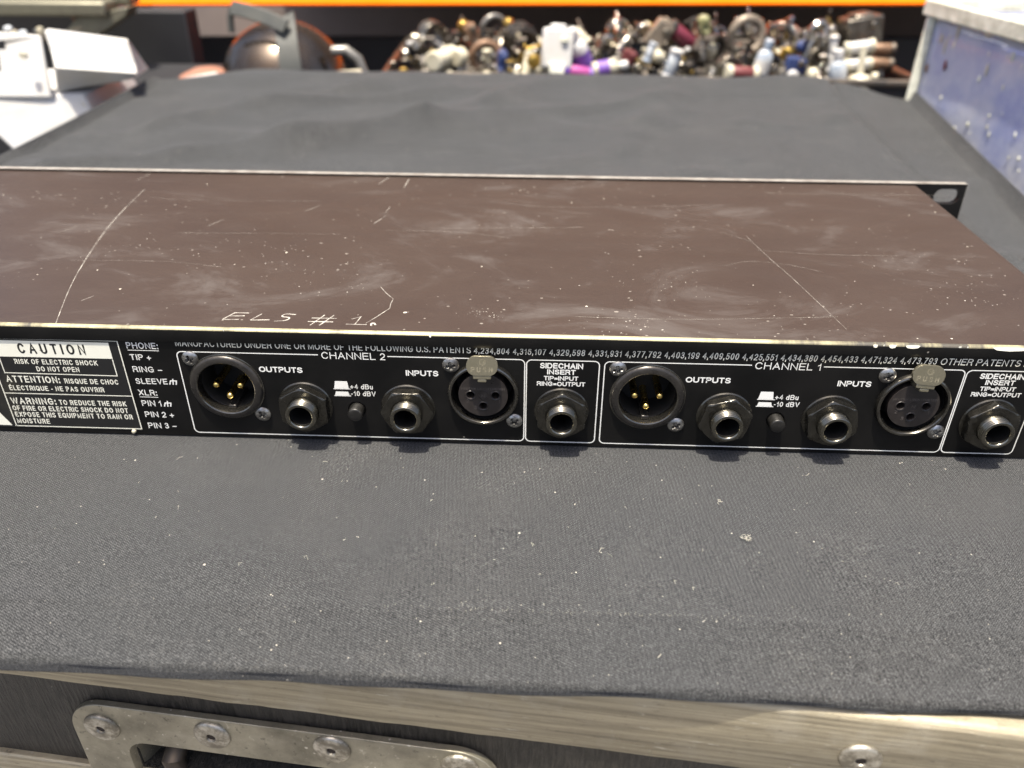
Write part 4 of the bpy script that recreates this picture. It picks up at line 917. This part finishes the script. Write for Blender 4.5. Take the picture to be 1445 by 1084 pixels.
for i in range(210):
    x = -66+ (i % 42)*15.0+rf.uniform(-7, 7); layer = i//42
    y = 850+layer*28+rf.uniform(0, 30); z = -46+layer*8+rf.uniform(-8, 8)+(4 if x > 200 else 0)*layer*.8; y = max(y, 872)
    k = rf.choice(keys[:4]*3+['kn_chr', 'cl_chr2', 'ro_chr']*2+keys) if rf.random() < .86 else rf.choice(['kn_cr2', 'ro_cream', 'ro_wh', 'k_brassA'])
    n_, c2 = nmk[k]; nn_ = n_.replace('_', ' ')
    order = sorted(range(len(feat)), key=lambda q: (feat[q][0]-Vector((x, y, z))).length)
    lab = None
    for q in order[:10]:
        fx, fy, fz = feat[q][0]
        rel = ('left of' if x < fx-12 else 'right of' if x > fx+12 else 'behind' if y > fy+15 else 'under')
        t_ = '%s %s low in the heap %s the %s' % (hue[k], nn_, rel, short[q])
        if t_ not in seen: lab = t_; break
    lab = ' '.join(lab.split(' ')[:16]) if lab and len(lab.split(' ')) > 16 else lab
    lab = lab or '%s %s buried deep in the heap' % (hue[k], nn_); seen.add(lab)
    place(k, None, n_, (x, y, z), D(rf.uniform(-90, 90), rf.uniform(0, 360), rf.uniform(-90, 90)), lab, c2, 'worn %ss low in the heap' % nn_, rf.uniform(.42, .72))

# ---- dome-shaped steel vessel with dark strap
M['bronze'] = worn('dark_bronze_steel', (.15, .125, .10), .2, .95, (.08, .06, .045), 20, .8, .1)
ds_ = empty('steel_dome', (-188, 770, -110), 'round dark bronze steel helmet-like dome with dark strap and bent tube, behind the cloth', 'steel dome')
b = B(); pr = []
for i in range(25):
    a = R(90*i/24); pr.append((74*math.sin(a), 74+0+72*math.cos(a)))
pr += [(74, 20), (70, 0), (0, 0)]; b.lathe(pr, (0, 0, 0), 'Z', 48); b.obj('shell', M['bronze'], ds_, angle=60)
def strip3(b, pts, w_, th):
    """flat strap through 3-D points, width along d"""
    V_ = []
    for i, p in enumerate(pts):
        p = Vector(p); t = (Vector(pts[min(i+1, len(pts)-1)])-Vector(pts[max(i-1, 0)])).normalized(); sd_ = t.cross(Vector((0, -1, .35))).normalized(); nn = sd_.cross(t)
        V_.append([b.bm.verts.new(p+sd_*a*w_+nn*c2*th) for a, c2 in ((-.5, -.5), (.5, -.5), (.5, .5), (-.5, .5))])
    for a, c2 in zip(V_, V_[1:]):
        for k in range(4): b.bm.faces.new((a[k], a[(k+1) % 4], c2[(k+1) % 4], c2[k]))
    b.bm.faces.new(V_[0]); b.bm.faces.new(V_[-1][::-1])
b = B(); strip3(b, [(34, -78, 0), (32, -79, 60), (30, -76, 95), (27, -68, 125), (22, -50, 146), (16, -30, 153)], 24, 3); b.obj('strap', M['strap'], ds_, .6)
b = B(); strip3(b, [(26, -60, 147), (4, -50, 154), (-20, -44, 160), (-38, -40, 163)], 15, 4); b.obj('strap_buckle', M['strap'], ds_, 1)
b = B(); b.tube([(-38, -38, 163), (-42, -38, 152), (-43, -38, 138)], 4, 8); b.obj('strap_end', M['strap'], ds_)
b = B(); b.band(74.5, 78, -10, 62, 8, 20); b.obj('rim_band', M['copper'], ds_)
b = B(); b.tube([(66, -30, 118), (82, -30, 119), (94, -30, 110), (100, -30, 94), (102, -30, 60)], 6, 12); b.obj('bent_tube', M['cable'], ds_)
o = empty('cream_cap', (-98, 700, -22), 'small cream plastic block lying between the steel dome and the clamps', 'plastic block')
b = B(); b.prism([(-18, -9, 0), (17, -9, 0), (15, -9, 17), (-13, -9, 15)], (0, 18, 0)); b.obj('cap_body', M['cream'], o, 2); b = B(); b.box(13, 19, -7, 7, 2, 13); b.obj('cap_tab', M['cream'], o, 1)
o = empty('rusty_lid', (-268, 735, -40), 'low pinkish brown domed rim peeking over the cloth left of the steel dome', 'lid')
b = B(); b.lathe([(0, 30), (14, 29), (30, 22), (40, 8), (42, 0), (0, 0)], (0, 0, 0), 'Z', 40); b.obj('lid_dome', M['rust'], o); b = B(); b.lathe([(42, 0), (45, 1), (45, 6), (42, 8)], (0, 0, 0), 'Z', 40); b.obj('lid_rim', M['copper'], o)

# ---- white moulded housing at the left, resting on a white box
wh = empty('white_housing', (-395, 560, -4), 'faceted white moulded plastic housing with square hole, beside the left of the cloth', 'plastic housing')
def wloc(b_):
    for v in b_.bm.verts: v.co -= Vector((-395, 560, -4))
b = B()
s0 = [(-343, 545, 52), (-345, 556, 26), (-347, 548, -3)]   # near end plate edge
# body: hexagonal prism tapering to the right
A1 = [(-348, 568, 51.1), (-342, 560, 34.5), (-328, 536, 24.5), (-342.6, 552, -.7), (-346, 640, -.7), (-350, 578, 51.6)]
A2 = [(-282, 590, 39.3), (-276.6, 585, 18.4), (-267, 566, 14.3), (-277.3, 575, 7.3), (-290, 640, 5), (-286, 600, 39.8)]
va = [b.bm.verts.new(p) for p in A1]; vb = [b.bm.verts.new(p) for p in A2]
b.bm.faces.new(va); b.bm.faces.new(vb[::-1])
for i in range(6): b.bm.faces.new((va[i], vb[i], vb[(i+1) % 6], va[(i+1) % 6]))
wloc(b); b.obj('moulded_body', M['white'], wh, 1.2, angle=15)
pl = holed_plate('end_plate', [(-62, -1), (51.5, 0), (48, 54), (-62, 62)], [rrect(-62+22, 6, 22, 44, 2)], -1.5, 1.5, M['white'], wh)
pl.location = Vector((0, -16, 0))*MM; pl.rotation_euler = (R(-16), 0, 0); bv = pl.modifiers.new('bevel', 'BEVEL'); bv.width = 1.2*MM; bv.segments = 2; bv.limit_method = 'ANGLE'
b = B(); b.box(-46, 14, -6, 20, 14, 48); b.obj('socket_well', M['dark'], wh, 0)
b = B(); b.lathe([(0, -22), (3, -22), (3.5, -20), (3.5, -19)], (38, 0, 38), 'Y', 16); b.obj('plate_stud', M['cream'], wh)
wb = empty('white_box', (-380, 560, -200), 'large plain white plastic box under the faceted housing, leaning at the left', 'plastic box')
b = B(); pts = [(-430, 548, -1), (-319, 552, -2), (-311, 552, -22), (-318, 520, -190), (-350, 520, -190), (-372, 520, -60), (-400, 520, -25), (-430, 525, -25)]
b.prism(pts, (-8, 120, 0))
for v in b.bm.verts: v.co -= Vector((-380, 560, -200))
b.obj('box_body', M['white'], wb, 3); b = B(); b.lathe([(0, -5), (4, -5), (5, -2), (5, 2)], (58, -4, 187), 'Y', 16); b.obj('box_clip', M['cream'], wb)
# dark crates behind and beneath
dc = empty('black_crate', (-330, 760, -300), 'black crate standing behind the white housing', 'crate')
b = B(); b.box(-75, 75, -60, 120, 0, 268); b.obj('crate_body', M['dark'], dc, 4)
for q in range(5):
    b = B(); b.box(-70, 70, -63, -60.2, 30+q*46, 52+q*46); b.obj('crate_rib', M['darksteel'], dc, 1)
b = B(); b.tube([(20, -70, 240), (40, -72, 246), (60, -70, 238)], 4, 8); b.obj('crate_handle', M['steel'], dc)
o = empty('grey_flange', (-262, 640, -70), 'thin light grey flange sticking out beside the left of the cloth', 'flange')
b = B(); b.prism([(-24, 0, 54), (18, 0, 62), (24, 0, 58), (-20, 0, 49)], (0, 60, 0)); b.obj('flange_plate', M['white'], o, 1); b = B(); b.box(-16, -8, 10, 50, 0, 52); b.obj('flange_post', M['steel'], o, 1)
# olive metal bars and glass tray above
ob = empty('olive_rail', (-480, 820, 20), 'olive grey metal rail lying across the top left corner', 'metal rail')
b = B(); b.box(-160, 72, -10, 26, 12, 28); b.obj('rail_bar', M['olive'], ob, 3); b = B(); b.box(-160, 85, 30, 60, 20, 44); b.obj('rail_back', M['olive'], ob, 3)
b = B(); b.prism([(30, 0, 10), (96, 0, 22), (90, 0, 12), (20, 0, -26), (-20, 0, -30)], (0, 30, 0)); b.obj('rail_bracket', M['olive'], ob, 1)
b = B(); b.box(-160, 130, 80, 120, -300, 8); b.obj('rail_housing', M['dark'], ob, 2)
b = B(); b.box(20, 26, 4, 20, -60, 14); b.obj('rail_post', M['copper'], ob, 1)
tr = empty('parts_tray', (-480, 770, 10), 'shallow steel tray of glassy bits under the olive rail', 'tray')
b = B(); b.prism([(-120, -30, 0), (20, -30, 2), (52, -30, 12), (46, -30, 14), (18, -30, 5), (-120, -30, 3)], (0, 50, 0)); b.obj('tray_body', M['steel'], tr, .5)
bits = random.Random(5)
for i in range(12):
    b = B(); b.lathe([(0, -5), (3.5, -4), (4.5, 0), (3.5, 4), (0, 5)], (-74+i*8+bits.uniform(-2, 2), bits.uniform(-24, 0), 10+bits.uniform(0, 4)), 'XYZ'[i % 3], 10); b.obj('bulb', [M['lblue'], M['chrome'], M['cream']][i % 3], tr)

# ---- translucent tub at the right
tub = empty('storage_tub', (560, 420, -220), 'translucent plastic tub full of folded indigo sheet, at the right of the cloth', 'storage tub')
T0 = Vector((560, 420, -220))
def tl(b_, name, m, bevel=0, smooth=True):
    for v in b_.bm.verts: v.co -= T0
    return b_.obj(name, m, tub, bevel, smooth=smooth)
# left wall plane: from (480,612) to (~505,330) and on, slight outward lean
def wl(y, z): return 481+(z*.02)-(y-612)*.075
b = B(); P_ = []
ny, nz = 26, 12
g_ = [[b.bm.verts.new((wl(y, z)+1.2*mnoise.noise(Vector((y*.02, z*.03, 0))), y, z)) for z in [-220+i*(290/nz) for i in range(nz+1)]] for y in [610-j*(480/ny) for j in range(ny+1)]]
for j in range(ny):
    for i in range(nz): b.bm.faces.new((g_[j][i], g_[j][i+1], g_[j+1][i+1], g_[j+1][i]))
o = tl(b, 'side_wall', M['tub']); sdm = o.modifiers.new('thickness', 'SOLIDIFY'); sdm.thickness = 2.2*MM; sdm.offset = 1
b = B(); b.box(wl(612, 0)+3, 760, 610, 613, -220, 70); b.box(520, 760, 130, 133, -220, 70); b.box(758, 761, 133, 610, -220, 70); tl(b, 'outer_walls', M['tub'])
b = B(); b.prism([(wl(613, -220)-2, 604, -220), (wl(613, -220)+2, 615, -220), (wl(613, 70)+2, 615, 76), (wl(613, 70)-2, 604, 76)], (-7, 3, 0)); tl(b, 'corner_post', M['tub_rim'], 1)
def rimbar(pts, name, w_, z0, z1):
    b = B()
    for p, q in zip(pts, pts[1:]):
        p, q = Vector(p), Vector(q); d = (q-p).normalized(); nn = Vector((-d.y, d.x))*w_
        b.prism([(p.x, p.y, z0), (q.x, q.y, z0), (q.x, q.y, z1), (p.x, p.y, z1)], (nn.x, nn.y, 0))
    return tl(b, name, M['tub_rim'], 1.5)
rimbar([(479, 617), (517, 128)], 'rim', -8, 66, 80); rimbar([(479, 617), (764, 617)], 'rim', 8, 66, 80); rimbar([(764, 617), (764, 128)], 'rim', 8, 66, 80)
rimbar([(485, 614), (521, 130)], 'rim_ledge', -5, 60, 65.5)
b = B(); b.box(500, 756, 150, 606, 60, 68); tl(b, 'lid', M['mottled'], 2)
b = B(); b.prism([(487+.0, 606, -210), (757, 606, -210), (757, 606, 58), (490, 606, 58)], (0, -1, 0)); b.bm.free(); b = B()
g2 = [[b.bm.verts.new((wl(y, z)+9+2*mnoise.noise(Vector((y*.015, z*.02, 6))), y, z)) for z in [-215+i*27 for i in range(11)]] for y in [500-j*18 for j in range(20)]]
for j in range(19):
    for i in range(10): b.bm.faces.new((g2[j][i], g2[j][i+1], g2[j+1][i+1], g2[j+1][i]))
o = tl(b, 'indigo_sheet', M['indigo']); sdm = o.modifiers.new('thickness', 'SOLIDIFY'); sdm.thickness = 6*MM; sdm.offset = 1
b = B(); g3 = [[b.bm.verts.new((wl(y, z)+9, y, z)) for z in (-215, -100, 0, 58)] for y in (604, 560, 500)]
for j in range(2):
    for i in range(3): b.bm.faces.new((g3[j][i], g3[j][i+1], g3[j+1][i+1], g3[j+1][i]))
o = tl(b, 'grey_sheet', M['mottled']); sdm = o.modifiers.new('thickness', 'SOLIDIFY'); sdm.thickness = 6*MM; sdm.offset = 1
rb = random.Random(9)
for (y, z, r_, e, mt_) in ((566, 30, 3.0, 1.6, 'red'), (560, 60, 2.2, 4, 'cream'), (585, 50, 3, 1.6, 'cream'), (597, 22, 3, 1.5, 'copper'), (500, 38, 2.2, 2.6, 'cream'), (575, 45, 2, 3.5, 'cream')):
    b = B(); b.lathe([(0, -.9), (r_*.7, -.7), (r_, 0)], (0, 0, 0), 'X', 14)
    for v in b.bm.verts: v.co = Vector((v.co.x+wl(y, z)-2.9, v.co.y+y, v.co.z*e+z))
    tl(b, 'fleck', M[mt_])
b = B()
for _ in range(70):
    y, z = rb.uniform(300, 590), rb.uniform(-60, 56); r_ = rb.uniform(.9, 2.3)
    m_ = Matrix.Translation((wl(y, z)-2.6, y, z)) @ Matrix.Diagonal((.5, 1, rb.uniform(1, 2.2), 1))
    b.lathe([(0, -r_), (r_*.7, -r_*.6), (r_, 0)], (0, 0, 0), 'X', 8, mat=m_)
d = tl(b, 'plastic_dimples', M['tub_rim']); d['kind'] = 'stuff'
